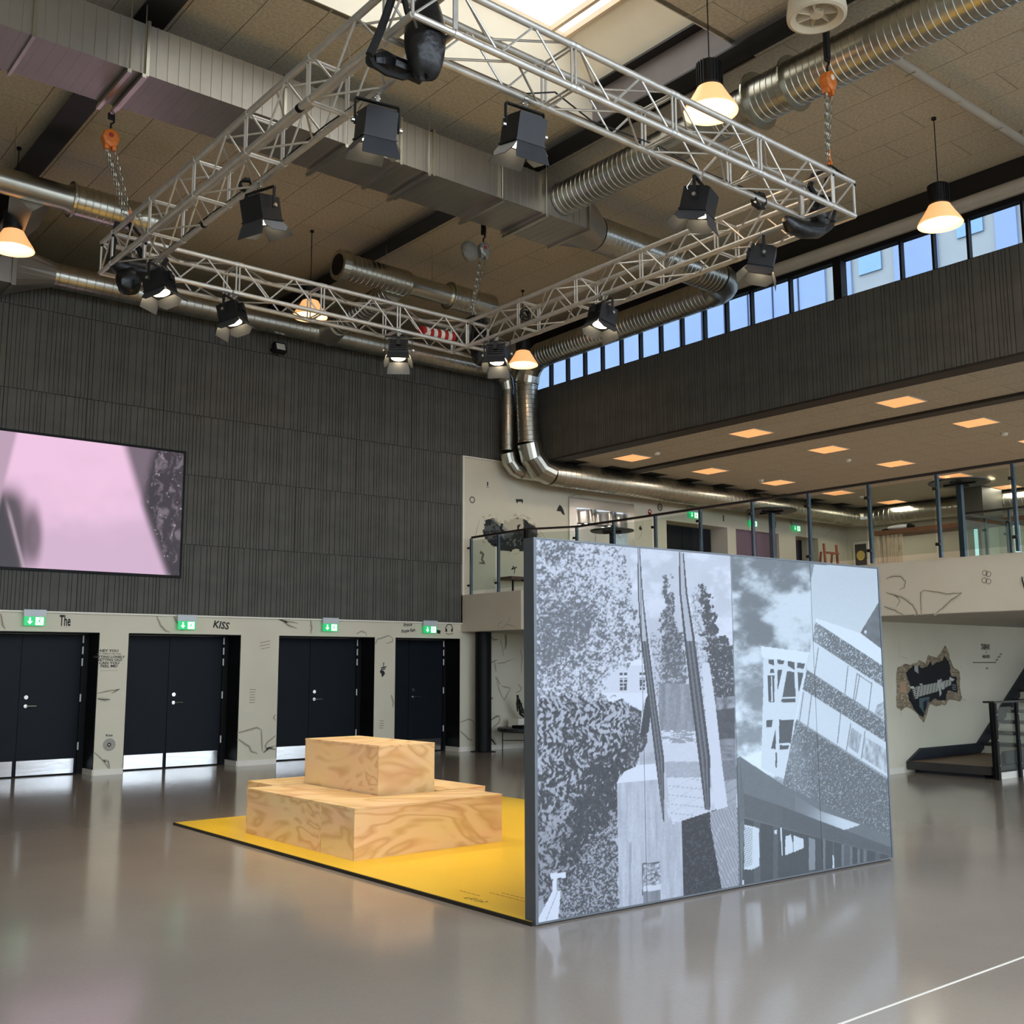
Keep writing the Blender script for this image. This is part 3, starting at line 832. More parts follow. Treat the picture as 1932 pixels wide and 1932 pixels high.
def flange(p, d, r, w=.03, n=24):
    p, d = np.array(p, float), np.array(d, float); return MB().tube(p-d*w/2, p+d*w/2, r, n)
EX, EY, EZ = np.eye(3)
# straight-sided duct across the hall
DY0, DY1, DZ0, DZ1 = 10.2, 11.02, 7.555, 8.10
t = thing('rectangular_duct', 'long rectangular sheet metal duct crossing the hall below the ceiling', 'duct', (5, 10.6, DZ0))
seams = [-2.2, -.6, 1.0, 2.5, 3.59, 5.13, 6.66, 7.14, 8.2, 8.9, 9.76]
for x0, x1 in zip(seams[:-1], seams[1:]):
    b = MB().box(x0+.004, DY0, DZ0, x1-.004, DY1, DZ1)
    k = x0+.10
    while k < x1-.06:
        b.box(k-.004, DY0-.006, DZ0-.0015, k+.004, DY1+.006, DZ1+.006); k += .118
    s = part('duct_section', b, galvdull, t)
    part('joint_flange', MB().box(x1-.016, DY0-.03, DZ0-.03, x1+.016, DY1+.03, DZ1+.03), galv, s)
b = MB()
n = 24
ring0 = []
for k in range(n):
    a = 2*PI*(k+.5)/n; c_, s_ = math.cos(a), math.sin(a); m_ = max(abs(c_), abs(s_))
    ring0.append((9.776, (DY0+DY1)/2+c_/m_*(DY1-DY0)/2, (DZ0+DZ1)/2+s_/m_*(DZ1-DZ0)/2))
ring1 = [(10.28, 10.62+.245*math.cos(2*PI*(k+.5)/n), 7.76+.245*math.sin(2*PI*(k+.5)/n)) for k in range(n)]
b.add(ring0+ring1, [(k, (k+1) % n, n+(k+1) % n, n+k) for k in range(n)])
part('transition_piece', b, galvdull, t, True)
for x in (3.40, 3.55, 5.9, 7.05, 8.2, 8.95):
    b = MB().box(x-.02, DY0-.06, DZ0-.07, x+.02, DY1+.06, DZ0-.031).tube((x, DY0-.045, DZ0-.05), (x, DY0-.045, ZC), .006, 6).tube((x, DY1+.045, DZ0-.05), (x, DY1+.045, ZC), .006, 6)
    part('hanger_bracket', b, galv, t)

# round duct from it along the hall to the window side, back to the corner, down and along the gallery
rz7 = 7.72
P1, P2 = (10.30, 10.62, 7.76), (12.95, 10.62, rz7)
t = thing('spiral_duct', 'thick spiral duct turning under the windows and dropping in the corner', 'duct', (13.4, 12, 5.2))
part('straight_duct', spiral(P1, P2, .245), galv, t, True)
part('elbow', MB().sweep(arc((12.95, 11.10, rz7), -EY, EX, .48, 6), .25, 24), galv, t, True)
part('straight_duct', spiral((13.43, 11.10, rz7), (13.45, 15.5, 7.66), .24), galv, t, True)
part('elbow', MB().sweep(arc((13.5, 15.5, 7.2), EZ, EY, .46, 4), .245, 20), galv, t)
part('straight_duct', spiral((13.5, 15.97, 7.16), (13.55, 15.97, 5.98), .22, pitch=.085, h=.014), galv, t, True)
part('elbow', MB().sweep(arc((14.10, 15.97, 5.98), -EX, -EZ, .54, 3), .25, 20), galv, t)
part('straight_duct', spiral((14.12, 15.97, 5.44), (24.6, 15.97, 5.44), .245, pitch=.14), galv, t, True)
part('elbow', MB().sweep(arc((24.6, 15.5, 5.44), EY, EX, .47, 4), .245, 20), galv, t)
part('straight_duct', spiral((25.07, 15.5, 5.44), (25.07, 10.2, 5.44), .23, pitch=.14), galv, t, True)
part('joint_flange', flange((13.5, 15.97, 7.17), EZ, .235), galv, t, True); part('joint_flange', flange((13.55, 15.97, 5.985), EZ, .235), galv, t, True)
# round duct toward the camera side
t = thing('spiral_duct', 'big shiny spiral duct rising to the upper right past the skylight', 'duct', (9.25, 6, 7.6))
part('straight_duct', spiral((9.28, 10.19, 7.84), (9.28, 6.95, 7.85), .22, pitch=.085, h=.006), galv, t, True)
part('plain_collar', MB().sweep([(9.28, 8.2, 7.85), (9.28, 7.45, 7.85)], .236, 28), galv, t, True)
part('end_flange', flange((9.28, 6.93, 7.85), EY, .33, .02), galv, t)
part('end_flange', flange((9.28, 6.45, 7.85), EY, .31, .02), galv, t)
part('straight_duct', spiral((9.28, 6.92, 7.85), (9.28, .5, 7.85), .25, pitch=.078, h=.007), galv, t, True)
# wall duct along the grooved wall with its drop
t = thing('spiral_duct', 'slim spiral duct along top of the grooved wall, bending down', 'duct', (8.5, 16.2, 7.2))
part('straight_duct', spiral((4.45, 16.22, 7.40), (12.95, 16.30, 7.44), .185, pitch=.13), galv, t, True)
part('elbow', MB().sweep([(12.95, 16.3, 7.44), (13.12, 16.3, 7.40), (13.24, 16.3, 7.28), (13.28, 16.3, 7.1)], [.185, .17, .15, .135], 18), galv, t)
part('straight_duct', spiral((13.28, 16.3, 7.1), (13.28, 16.3, 5.85), .125, pitch=.2, h=.004), galv, t, True)
part('elbow', MB().sweep(arc((13.62, 16.3, 5.80), -EX, -EZ, .34, 3), .15, 16), galv, t)
part('straight_duct', spiral((13.62, 16.3, 5.46), (15.6, 16.32, 5.46), .14), galv, t, True)
part('tee_branch', spiral((9.1, 14.1, 7.62), (9.1, 16.12, 7.45), .19, pitch=.1), galv, t, True)
part('saddle', MB().sweep([(9.1, 15.8, 7.46), (9.1, 16.2, 7.44)], [.19, .26], 20), galv, t, True)
# the box duct on the wall at the left
t = thing('plenum_duct', 'boxy sheet metal duct high on the grooved wall at left edge', 'duct', (2.5, 16.1, 7.0))
part('duct_body', MB().box(-1.5, 15.85, 7.02, 3.84, 16.5, 7.66), galvdull, t)
part('joint_flange', MB().box(3.80, 15.82, 6.99, 3.86, 16.53, 7.69), galv, t); part('joint_flange', MB().box(2.2, 15.83, 7.0, 2.24, 16.52, 7.68), galv, t)
n = 24; r0 = []; 
for k in range(n):
    a = 2*PI*(k+.5)/n; c_, s_ = math.cos(a), math.sin(a); m_ = max(abs(c_), abs(s_)); r0.append((3.86, 16.175+c_/m_*.325, 7.34+s_/m_*.32))
r1 = [(4.46, 16.22+.19*math.cos(2*PI*(k+.5)/n), 7.40+.19*math.sin(2*PI*(k+.5)/n)) for k in range(n)]
part('transition_piece', MB().add(r0+r1, [(k, (k+1) % n, n+(k+1) % n, n+k) for k in range(n)]), galvdull, t)
# diffuser ducts (two of a kind)
t = thing('diffuser_duct', 'short capped spiral duct hanging alone behind the rear truss run', 'duct', (9.5, 14, 7.5), 0, 'capped diffuser ducts')
part('straight_duct', spiral((8.12, 14, 7.76), (9.3, 14, 7.74), .205), galv, t, True)
part('end_cap', MB().tube((8.02, 14, 7.76), (8.14, 14, 7.76), .24, 24, .25), galv, t)
part('end_disc', MB().tube((8.012, 14, 7.76), (8.02, 14, 7.76), .17, 24), black_m, t)
part('reducer', MB().sweep([(9.3, 14, 7.74), (9.4, 14, 7.74), (10.1, 14, 7.73), (10.15, 14, 7.73)], [.205, .165, .165, .20], 24), galv, t, True)
part('straight_duct', spiral((10.15, 14, 7.73), (11.05, 14, 7.72), .205), galv, t, True)
part('joint_flange', flange((10.15, 14, 7.73), EX, .235, .025), galv, t)
t = thing('diffuser_duct', 'capped spiral duct at left edge above the amber pendant', 'duct', (3.8, 14, 7.5), 0, 'capped diffuser ducts')
part('straight_duct', spiral((1.5, 14, 7.70), (3.0, 14, 7.70), .17), galv, t, True)
part('reducer', MB().sweep([(3.0, 14, 7.70), (3.95, 14, 7.68), (4.02, 14, 7.68)], [.17, .17, .21], 24), galv, t, True)
part('straight_duct', spiral((4.02, 14, 7.68), (5.12, 14, 7.66), .21), galv, t, True)
part('joint_flange', flange((4.02, 14, 7.68), EX, .24, .025), galv, t)
part('tee_branch', MB().sweep([(3.55, 14.05, 7.62), (3.6, 14.6, 7.45), (3.5, 15.3, 7.35), (3.3, 15.84, 7.34)], [.26, .20, .20, .24], 4), galvdull, t)
for (x, y, z, lb) in ((8.9, 14, 7.95, 'capped end of the short diffuser duct'), (9.8, 14, 7.9, 'narrow middle of the short diffuser duct'), (10.8, 14, 7.92, 'right end of the short diffuser duct'), (3.3, 14, 7.86, 'round duct at the left edge')):
    single('hanger_rod', MB().tube((x, y, z), (x, y, ZC), .005, 5), galv, 'thin rod from ceiling to '+lb, 'rod', 'hanger rods of the diffuser ducts')
# pale pipe under the ceiling
t = thing('ceiling_pipe', 'pale grey pipe running under ceiling at upper right', 'pipe', (11.8, 5.83, 8.2))
part('pipe', MB().tube((9.5, 5.83, 8.22), (13.6, 5.83, 8.22), .055, 14), grey_soffit, t, True)
for x in (10.6, 11.6, 12.6, 13.4): part('pipe_hanger', MB().tube((x, 5.9, 8.22), (x, 5.9, ZC), .006, 6).tube((x, 5.77, 8.165), (x, 5.9, 8.165), .005, 5), galv, t)
# white fan
t = thing('ceiling_fan', 'white round ceiling fan blower at top edge', 'fan', (7.93, 5.24, 7.45))
part('fan_housing', MB().lathe([(.235, 0), (.265, .01), (.27, .05), (.25, .20), (.22, .30), (.21, .30), (.235, .19), (.25, .05), (.215, .03), (.19, .05), (.185, .03), (.235, 0)], (7.93, 5.24, 7.45), 36), pend_white, t, True)
b = MB().lathe([(0, .0), (.06, .0), (.065, .04), (0, .08)], (7.93, 5.24, 7.48), 16)
part('fan_hub', b, pend_white, t, True)
for k in range(7):
    a = 2*PI*k/7; d = np.array([math.cos(a), math.sin(a), 0]); s_ = np.array([-math.sin(a), math.cos(a), 0]); c = np.array([7.93, 5.24, 7.52])
    part('fan_blade', MB().obox(c+d*.12, d*.07, s_*.006+EZ*.035, np.cross(d, s_)*.004+s_*.003), pend_white, t)
part('drop_rod', MB().tube((7.93, 5.24, 7.55), (7.93, 5.24, ZC), .012, 8), pend_white, t)

# =================================================================== HOISTS, CHAINS, BAGS
def chain_mb(b, p, q, r=.0055, L=.05):
    p, q = np.array(p, float), np.array(q, float); D = np.linalg.norm(q-p); d = (q-p)/D; a = np.cross(d, [.3, .9, .1]); a /= np.linalg.norm(a); c = np.cross(d, a)
    n = int(D/L)
    for k in range(n):
        m_ = p+d*(k+.5)*D/n; w = a if k % 2 else c
        b.sweep([m_+d*(math.sin(t)*L*.62)+w*(math.cos(t)*.016) for t in [2*PI*j/8 for j in range(8)]], r, 4, closed=True)
    return b
def hoist(bodyp, topz, botp, label, colm, swap=0):
    bx, by, bz = bodyp
    t = thing('chain_hoist', label, 'chain hoist', (bx, by, bz-.1))
    part('lifting_strap', MB().box(bx-.035, by-.012, bz+.22, bx+.035, by+.012, topz).box(bx-.025, by-.03, bz+.24, bx+.025, by-.014, topz), strap_m, t)
    part('hook', MB().sweep([(bx, by, bz+.12), (bx, by, bz+.17), (bx+.03, by, bz+.20), (bx+.03, by, bz+.25), (bx, by, bz+.27), (bx-.03, by, bz+.24)], .012, 8), strap_m, t, True)
    hb = MB().lathe([(0, -.055), (.05, -.055), (.075, -.04), (.08, 0), (.075, .04), (.05, .055), (0, .055)], n=8)
    A = np.array(hb.v); body = MB(); body.v = [(bx+v[0]*1.2, by+v[2]*1.1, bz+v[1]*1.35) for v in A]; body.f = hb.f
    bo = part('hoist_body', body, colm, t)
    part('hoist_label', MB().tube((bx-.01, by-.0605, bz+.02), (bx-.01, by-.064, bz+.02), .028, 14), white_trim if swap else mat('hoist_print', srgb(150, 40, 30), .5, var=.1, vscale=10), bo)
    part('chain_guide', MB().box(bx-.06, by-.03, bz-.13, bx-.02, by+.03, bz-.07).box(bx+.02, by-.03, bz-.13, bx+.06, by+.03, bz-.07), colm, t)
    ex, ey, ez = botp
    b = MB()
    for (dx, ddx, dz) in ((-.05, .02, 0), (-.035, .05, 0), (.05, .06, .1)): chain_mb(b, (bx+dx, by, bz-.11), (ex+ddx-.02, ey, ez+dz))
    part('chain', b, chain_m, t)
    part('lower_hook', MB().sweep([(ex+.05, ey, ez+.12), (ex+.05, ey, ez+.04), (ex+.08, ey, ez), (ex+.05, ey, ez-.04), (ex+.02, ey, ez-.01)], .014, 8), colm, t, True)
    b = MB()
    for (qx, qy) in ((-.17, -.17), (.17, -.17), (.17, .17), (-.17, .17)):
        b.sweep([(ex+.05, ey, ez-.03), (ex+qx*.9, ey+qy*.9, TZ+.36), (ex+qx*1.06, ey+qy*1.06, TZ+.30)], .016, 4)
    part('truss_sling', b, strap_m, t)
    return t
pL = ony(208, 262, 11.15); pR = ony(1562, 155, 5.63); pF = ony(912, 472, 11.3); 
hoist(tuple(pL), DZ0-.03, (3.82, 11.30, 6.45), 'orange chain hoist hanging beside the rectangular duct, at left', orange_m)
hoist(tuple(pR), 8.30, (8.57, 5.63, 6.42), 'orange chain hoist hanging in front of the shiny spiral duct, at right', orange_m, 1)
hoist(tuple(pF), ZC-.02, (8.57, 11.32, 6.40), 'grey chain hoist above rear right truss corner', mat('hoist_grey', srgb(140, 140, 132), .4, .4, var=.1, vscale=10))
hoist((3.85, 5.60, 7.9), 8.27, (3.82, 5.63, 6.45), 'chain hoist above the front truss corner at top edge', orange_m)
# pale chain sack hung beside the grey hoist
def blob(c, rx, ry, rz_, seed, n=18, m=12, sag=.0, amp=.14):
    rnd = random.Random(seed); ph = [rnd.uniform(0, 6.28) for _ in range(6)]; prof = []
    b = MB(); vs = []
    for i in range(m+1):
        th = PI*i/m
        for k in range(n):
            a = 2*PI*k/n
            w = 1+amp*(math.sin(3*a+ph[0]+2*th)*.5+math.sin(5*a+ph[1]-3*th)*.3+math.sin(8*a+4*th+ph[2])*.25)
            vs.append((c[0]+rx*math.sin(th)**.75*math.cos(a)*w, c[1]+ry*math.sin(th)**.75*math.sin(a)*w, c[2]-rz_*math.cos(th)*(1+.06*math.sin(2*a+ph[3]))-sag*abs(math.cos(a))*math.sin(th)))
    b.add(vs, [(i*n+k, i*n+(k+1) % n, (i+1)*n+(k+1) % n, (i+1)*n+k) for i in range(m) for k in range(n)])
    return b
pc = pF+np.array([-.24, 0, -.08])
single('chain_sack', blob(pc, .13, .09, .14, 4), mat('sack_grey', srgb(120, 116, 104), .6, var=.2, vscale=6, bump=.5, bscale=12), 'small grey chain sack hanging beside the grey hoist', 'bag', smooth=True)
# bags and black slings at the truss corners
t = thing('cable_bag', 'big black bag bulging through front truss corner at top', 'bag', (4.1, 5.5, 5.75))
pn = ony(803, 72, 5.62)
part('bag_body', blob(pn, .145, .13, .30, 11, 22, 16, amp=.10), bag_m, t, True)
a0, a1, a2, a3 = ony(700, 108, 5.75), ony(740, 120, 5.8), ony(790, 140, 5.75), ony(806, 118, 5.7)
part('bag_fold', MB().sweep([a0-EZ*.02, a0+(a1-a0)*.5, a1, a2, a3], [.05, .075, .06, .07, .06], 10), bag_m, t, True)
part('webbing_loop', MB().sweep([ony(*p, 5.72) for p in ((697, 100), (705, 122), (728, 137), (760, 146), (788, 140))], .022, 6), strap_m, t, True)
part('webbing_loop', MB().sweep([ony(*p, 5.70) for p in ((740, -5), (728, 30), (716, 62), (705, 88), (697, 104))], .028, 6), strap_m, t, True)
part('webbing_loop', MB().sweep([ony(*p, 5.62) for p in ((762, -5), (768, 22), (776, 45))], .02, 6), strap_m, t, True)
t = thing('cable_bag', 'long black bag sagging under left rear truss corner', 'bag', (4.0, 11.2, 5.7))
part('bag_body', MB().sweep([ony(*p, 11.15) for p in ((208, 492), (222, 497), (245, 508), (275, 512), (298, 500), (312, 488))], [.05, .11, .13, .13, .10, .05], 14), bag_m, t, True)
part('hanging_pouch', blob(ony(243, 530, 11.1), .13, .12, .15, 21), bag_m, t, True)
part('webbing_loop', MB().sweep([ony(*p, 11.2) for p in ((222, 420), (214, 455), (208, 490))], .035, 6).sweep([ony(*p, 11.2) for p in ((240, 440), (262, 470), (275, 500))], .03, 6), strap_m, t, True)
t = thing('cable_bag', 'glossy black bag sagging under the right truss corner', 'bag', (8.5, 5.7, 5.7))
part('bag_body', MB().sweep([ony(*p, 5.75) for p in ((1482, 412), (1492, 424), (1515, 434), (1540, 434), (1558, 420), (1563, 396), (1560, 375))], [.04, .075, .085, .085, .09, .085, .06], 14), bag_m, t, True)
part('bag_fold', blob(ony(1547, 402, 5.74), .12, .11, .17, 55, 20, 14, amp=.12), bag_m, t, True)
part('webbing_loop', MB().sweep([ony(*p, 5.7) for p in ((1535, 330), (1528, 352), (1540, 372))], .03, 6), strap_m, t, True)
t = thing('cable_bag', 'black bag hanging under the rear right truss corner', 'bag', (8.5, 11.3, 5.6))
part('bag_body', blob(ony(907, 655, 11.3), .14, .13, .26, 33), bag_m, t, True)
part('webbing_loop', MB().sweep([ony(*p, 11.3) for p in ((905, 600), (893, 622), (890, 650))], .03, 6).sweep([ony(*p, 11.3) for p in ((912, 600), (922, 622), (925, 645))], .03, 6), strap_m, t, True)
# red and white striped tube lying in the rear truss
t = thing('striped_tube', 'red and white striped fabric roll lying inside rear truss run', 'roll', (8.0, 11.33, 5.95))
A, B_ = np.array((7.75, 11.33, 5.97)), np.array((8.28, 11.33, 5.99))
for k in range(9):
    part('stripe', MB().tube(A+(B_-A)*k/9, A+(B_-A)*(k+1)/9, .075, 14), red_m if k % 2 == 0 else white_trim, t, True)
# cable coils on the truss
def coil(p, label, r=.07, seed=1):
    rnd = random.Random(seed); b = MB()
    for k in range(5):
        ph = rnd.uniform(0, 1); pts = [np.array(p)+np.array([r*math.cos(a)*(1+.2*ph), .03*math.sin(a*2+k), r*math.sin(a)-.04*ph]) for a in [2*PI*j/12 for j in range(12)]]
        b.sweep(pts, .008, 5, closed=True)
    return single('cable_coil', b, cable_m, label, 'cable', smooth=True)
coil((7.72, 5.80, 5.85), 'black cable coil tied to the front truss run, right side')
coil((8.40, 9.95, 6.0), 'black cable coil tied to the right truss run', .06, 2)
coil((3.99, 8.62, 5.92), 'black cable knot above the left stage light', .06, 3)
# loose power cables along the inner chords
def cable(pts, label):
    return single('power_cable', MB().sweep(pts, .007, 5), cable_m, label, 'cable', 'thin power cables along the truss', smooth=True)
cable([(3.99, 6.5, 5.88), (3.985, 7.2, 5.90), (3.99, 8.3, 5.885), (3.985, 9.4, 5.90), (3.99, 10.6, 5.885)], 'thin black power cable running along left truss run')
cable([(4.9, 5.8, 5.885), (5.2, 5.79, 6.0), (5.6, 5.8, 5.9), (6.4, 5.79, 5.93), (6.9, 5.8, 5.885), (7.7, 5.8, 5.9)], 'thin black power cable looping along front truss run')
# dark clamps round the left run
for (x, y, lb) in ((3.65, 7.0, 'outer lower chord, nearer the viewer'), (3.99, 9.55, 'inner lower chord, nearer the rear corner')):
    single('chord_clamp', MB().tube((x, y-.02, TZ), (x, y+.02, TZ), .033, 12), black_m, 'black band on left truss run, '+lb, 'clamp', 'black bands on the left truss run', smooth=True)

# =================================================================== LED SCREEN ON THE GROOVED WALL
SY = YA-.07
t = thing('led_screen', 'large pink glowing video screen on the dark grooved wall', 'screen', (4.7, SY, 3.0))
part('frame', MB().box(2.6, SY, 3.0, 6.77, YA-.035, 5.06), black_m, t)
def paint_screen(px, py):
    x, y = px, py; n1 = fbm(x/60, y/60, 3); pink = G((243, 200, 230)); lilac = G((214, 180, 208))
    c = pink+(lilac-pink)*sm(.35, .8, fbm(x/140, y/120, 5)*.7+(y-840)/600)[..., None]
    def blend(mask, col): 
        nonlocal c
        c = c*(1-mask[..., None])+np.array(col)*mask[..., None]
    dark = G((58, 50, 58)); mid = G((120, 104, 118))
    # right side: shadow wedge, then hair with highlights
    xe = 240+(y-845)*.28+((y-845)/240)**2*12
    blend(sm(-14, 8, x-xe), mid)
    xe2 = 292+(y-850)*.02-22*np.sin((y-850)/70.)
    hair = sm(-12, 10, x-np.maximum(xe, xe2))
    blend(hair, dark)
    st = fbm(x/6+fbm(x/30, y/30, 9)*6, y/22, 21)
    blend(hair*sm(.52, .75, st)*.55, G((150, 136, 150))); blend(hair*sm(.74, .8, fbm(x/5, y/4, 31))*.6, G((220, 210, 220)))
    # left bottom: curved dark mass
    r_ = np.hypot((x-8)/1.0, (y-1010)/2.4)
    blend((1-sm(30, 62, r_))*sm(890, 950, y), G((92, 80, 90)))
    blend((1-sm(8, 26, np.hypot((x-62)/1.0, (y-1010)/3.2)))*.85, G((96, 82, 92)))
    blend(1-sm(-4, 14, x-(y-930)*.26+2), G((66, 62, 68)))
    blend((1-sm(0, 6, np.abs(x-(y-930)*.26-8)))*sm(930, 980, y)*.6, G((206, 184, 200)))
    blend((1-sm(0, 12, x+ (y-880)*.25-10)), G((190, 160, 182)))
    return c, None
grid_print('screen_panel', (2.64, SY-.002, 3.04), (4.09, 0, 0), (0, 0, 1.98), 260, 130, paint_screen, screen_m, t)
sl = bpy.data.lights.new('screen_light', 'AREA')  # the light the screen itself throws
bpy.data.lights.remove(sl)

# emergency floodlight on the wall
t = thing('wall_floodlight', 'small black floodlight mounted high on the grooved wall', 'floodlight', tuple(ony(527, 657, YA-.06)))
p = ony(527, 657, YA-.2)
part('lamp_housing', MB().obox(p, (.11, 0, 0), (0, .05, -.02), (0, .03, .08)), fixture_m, t)
part('lamp_glass', MB().obox(p+np.array([0, -.055, .015]), (.08, 0, 0), (0, .004, -.002), (0, .02, .055)), mat('flood_glass', srgb(235, 232, 220), .15, .3, var=.03), t)
part('wall_bracket', MB().box(p[0]-.09, p[1]+.04, p[2]-.03, p[0]-.06, YA-.035, p[2]+.0), black_m, t)
p = ony(48, 428, 15.7)
t = thing('wall_sensor', 'little white sensor box above the plenum duct at left', 'sensor', tuple(p))
part('sensor_body', MB().box(p[0]-.045, p[1]-.04, p[2]-.08, p[0]+.045, p[1]+.03, p[2]+.09), white_trim, t)
part('sensor_bracket', MB().box(p[0]-.10, p[1]+.0, p[2]-.12, p[0]-.02, YA-.04, p[2]-.081), black_m, t)

# =================================================================== EXIT SIGNS
green_e = mat('sign_green', srgb(20, 170, 95), .4, emit=srgb(30, 190, 110), estr=.55, var=.02)
white_e = mat('sign_white', srgb(235, 250, 240), .4, emit=srgb(235, 255, 240), estr=.9, var=.02)
sign_top = mat('sign_housing', srgb(196, 202, 206), .4, var=.04, vscale=5)
def exit_sign(cx, cz, w, y, label, group):
    h = w*.46
    t = thing('exit_sign', label, 'exit sign', (cx, y, cz-h/2), 0, group)
    part('sign_box', MB().box(cx-w/2, y-.03, cz-h/2, cx+w/2, y, cz+h/2), green_e, t)
    part('sign_bracket', MB().box(cx-w/2-.01, y-.035, cz+h/2, cx+w/2+.01, y+.0, cz+h/2+.1), sign_top, t)
    b = MB(); yy = y-.032; ax = cx-w*.23; s_ = h*.36
    b.add([(ax-s_*.25, yy, cz+s_), (ax+s_*.25, yy, cz+s_), (ax+s_*.25, yy, cz-.1*s_), (ax-s_*.25, yy, cz-.1*s_)], [(0, 1, 2, 3)])
    b.add([(ax-s_*.8, yy, cz), (ax, yy, cz-s_), (ax+s_*.8, yy, cz), (ax, yy, cz-s_*.25)], [(0, 1, 2, 3)])
    part('arrow', b, white_e, t)
    part('door_symbol', MB().box(cx+w*.04, yy, cz-h*.42, cx+w*.42, y-.0305, cz+h*.42), white_e, t)
    b = MB(); rx = cx+w*.22; q = yy-.0015
    def qd(x0, z0, x1, z1, th):
        d = np.array([x1-x0, z1-z0]); d = d/np.linalg.norm(d)*th/2; b.add([(x0-d[1], q, z0+d[0]), (x1-d[1], q, z1+d[0]), (x1+d[1], q, z1-d[0]), (x0+d[1], q, z0-d[0])], [(0, 1, 2, 3)])
    s_ = h*.36
    qd(rx+.1*s_, cz+.45*s_, rx-.05*s_, cz-.15*s_, s_*.34); qd(rx-.05*s_, cz-.1*s_, rx+.4*s_, cz-.45*s_, s_*.2); qd(rx+.4*s_, cz-.45*s_, rx+.3*s_, cz-.95*s_, s_*.18)
    qd(rx-.05*s_, cz-.1*s_, rx-.35*s_, cz-.55*s_, s_*.2); qd(rx-.35*s_, cz-.55*s_, rx-.75*s_, cz-.6*s_, s_*.18); qd(rx+.1*s_, cz+.4*s_, rx+.6*s_, cz+.1*s_, s_*.15); qd(rx+.1*s_, cz+.4*s_, rx-.5*s_, cz+.2*s_, s_*.15)
    b.add([(rx+.2*s_+.2*s_*math.cos(a), q, cz+.8*s_+.2*s_*math.sin(a)) for a in [2*PI*k/10 for k in range(10)]], [tuple(range(10))])
    part('running_figure', b, green_e, t)
for (x, y, lab) in ((64, 1172, 'green lit exit sign above the leftmost double door'), (351, 1180, 'green lit exit sign above second double door from left'),
                    (622, 1184, 'green lit exit sign above third double door from left'), (810, 1188, 'green lit exit sign above rightmost ground floor door')):
    p = ony(x, y, YA-.05); exit_sign(p[0], p[2], .29, YA-.06, lab, 'green exit signs over the hall doors')
for (x, y, lab) in ((1309, 972, 'green exit sign above the black gallery door'), (1421, 988, 'green exit sign above the purple gallery door'), (1503, 997, 'green exit sign above the narrow dark gallery door')):
    p = ony(x, y, YA-.05); exit_sign(p[0], p[2], .32, YA-.03, lab, 'green exit signs in the gallery')

# =================================================================== FREESTANDING DISPLAY WALL
pa = onz(1010.2, 1749, 0); pb = onz(1686, 1622, 0); HT = 2.42
dv = (pb-pa); LW = float(np.linalg.norm(dv)); dv /= LW; nv_ = np.array([dv[1], -dv[0], 0])     # toward the viewer
t = thing('display_wall', 'tall freestanding display wall printed with black and white architecture photographs', 'display wall', tuple((pa+pb)/2))
TH = .10
c = (pa+pb)/2-nv_*(TH/2)
part('core_board', MB().obox(c+EZ*(HT/2+.01), dv*(LW/2-.012), nv_*(TH/2-.004), EZ*(HT/2-.012)), mat('board_back', srgb(150, 152, 156), .6, var=.04, vscale=2), t)
for q in (pa+dv*.011, pb-dv*.011):
    part('edge_profile', MB().obox(q-nv_*TH/2+EZ*(HT/2+.01), dv*.011, nv_*(TH/2+.004), EZ*(HT/2)), grey_edge, t)
for z in (.012, HT): part('edge_profile', MB().obox(c+EZ*(z+.005), dv*(LW/2-.023), nv_*(TH/2+.004), EZ*.006), grey_edge, t)
part('base_rail', MB().obox(c+EZ*.006, dv*(LW/2-.02), nv_*.03, EZ*.006), black_m, t)

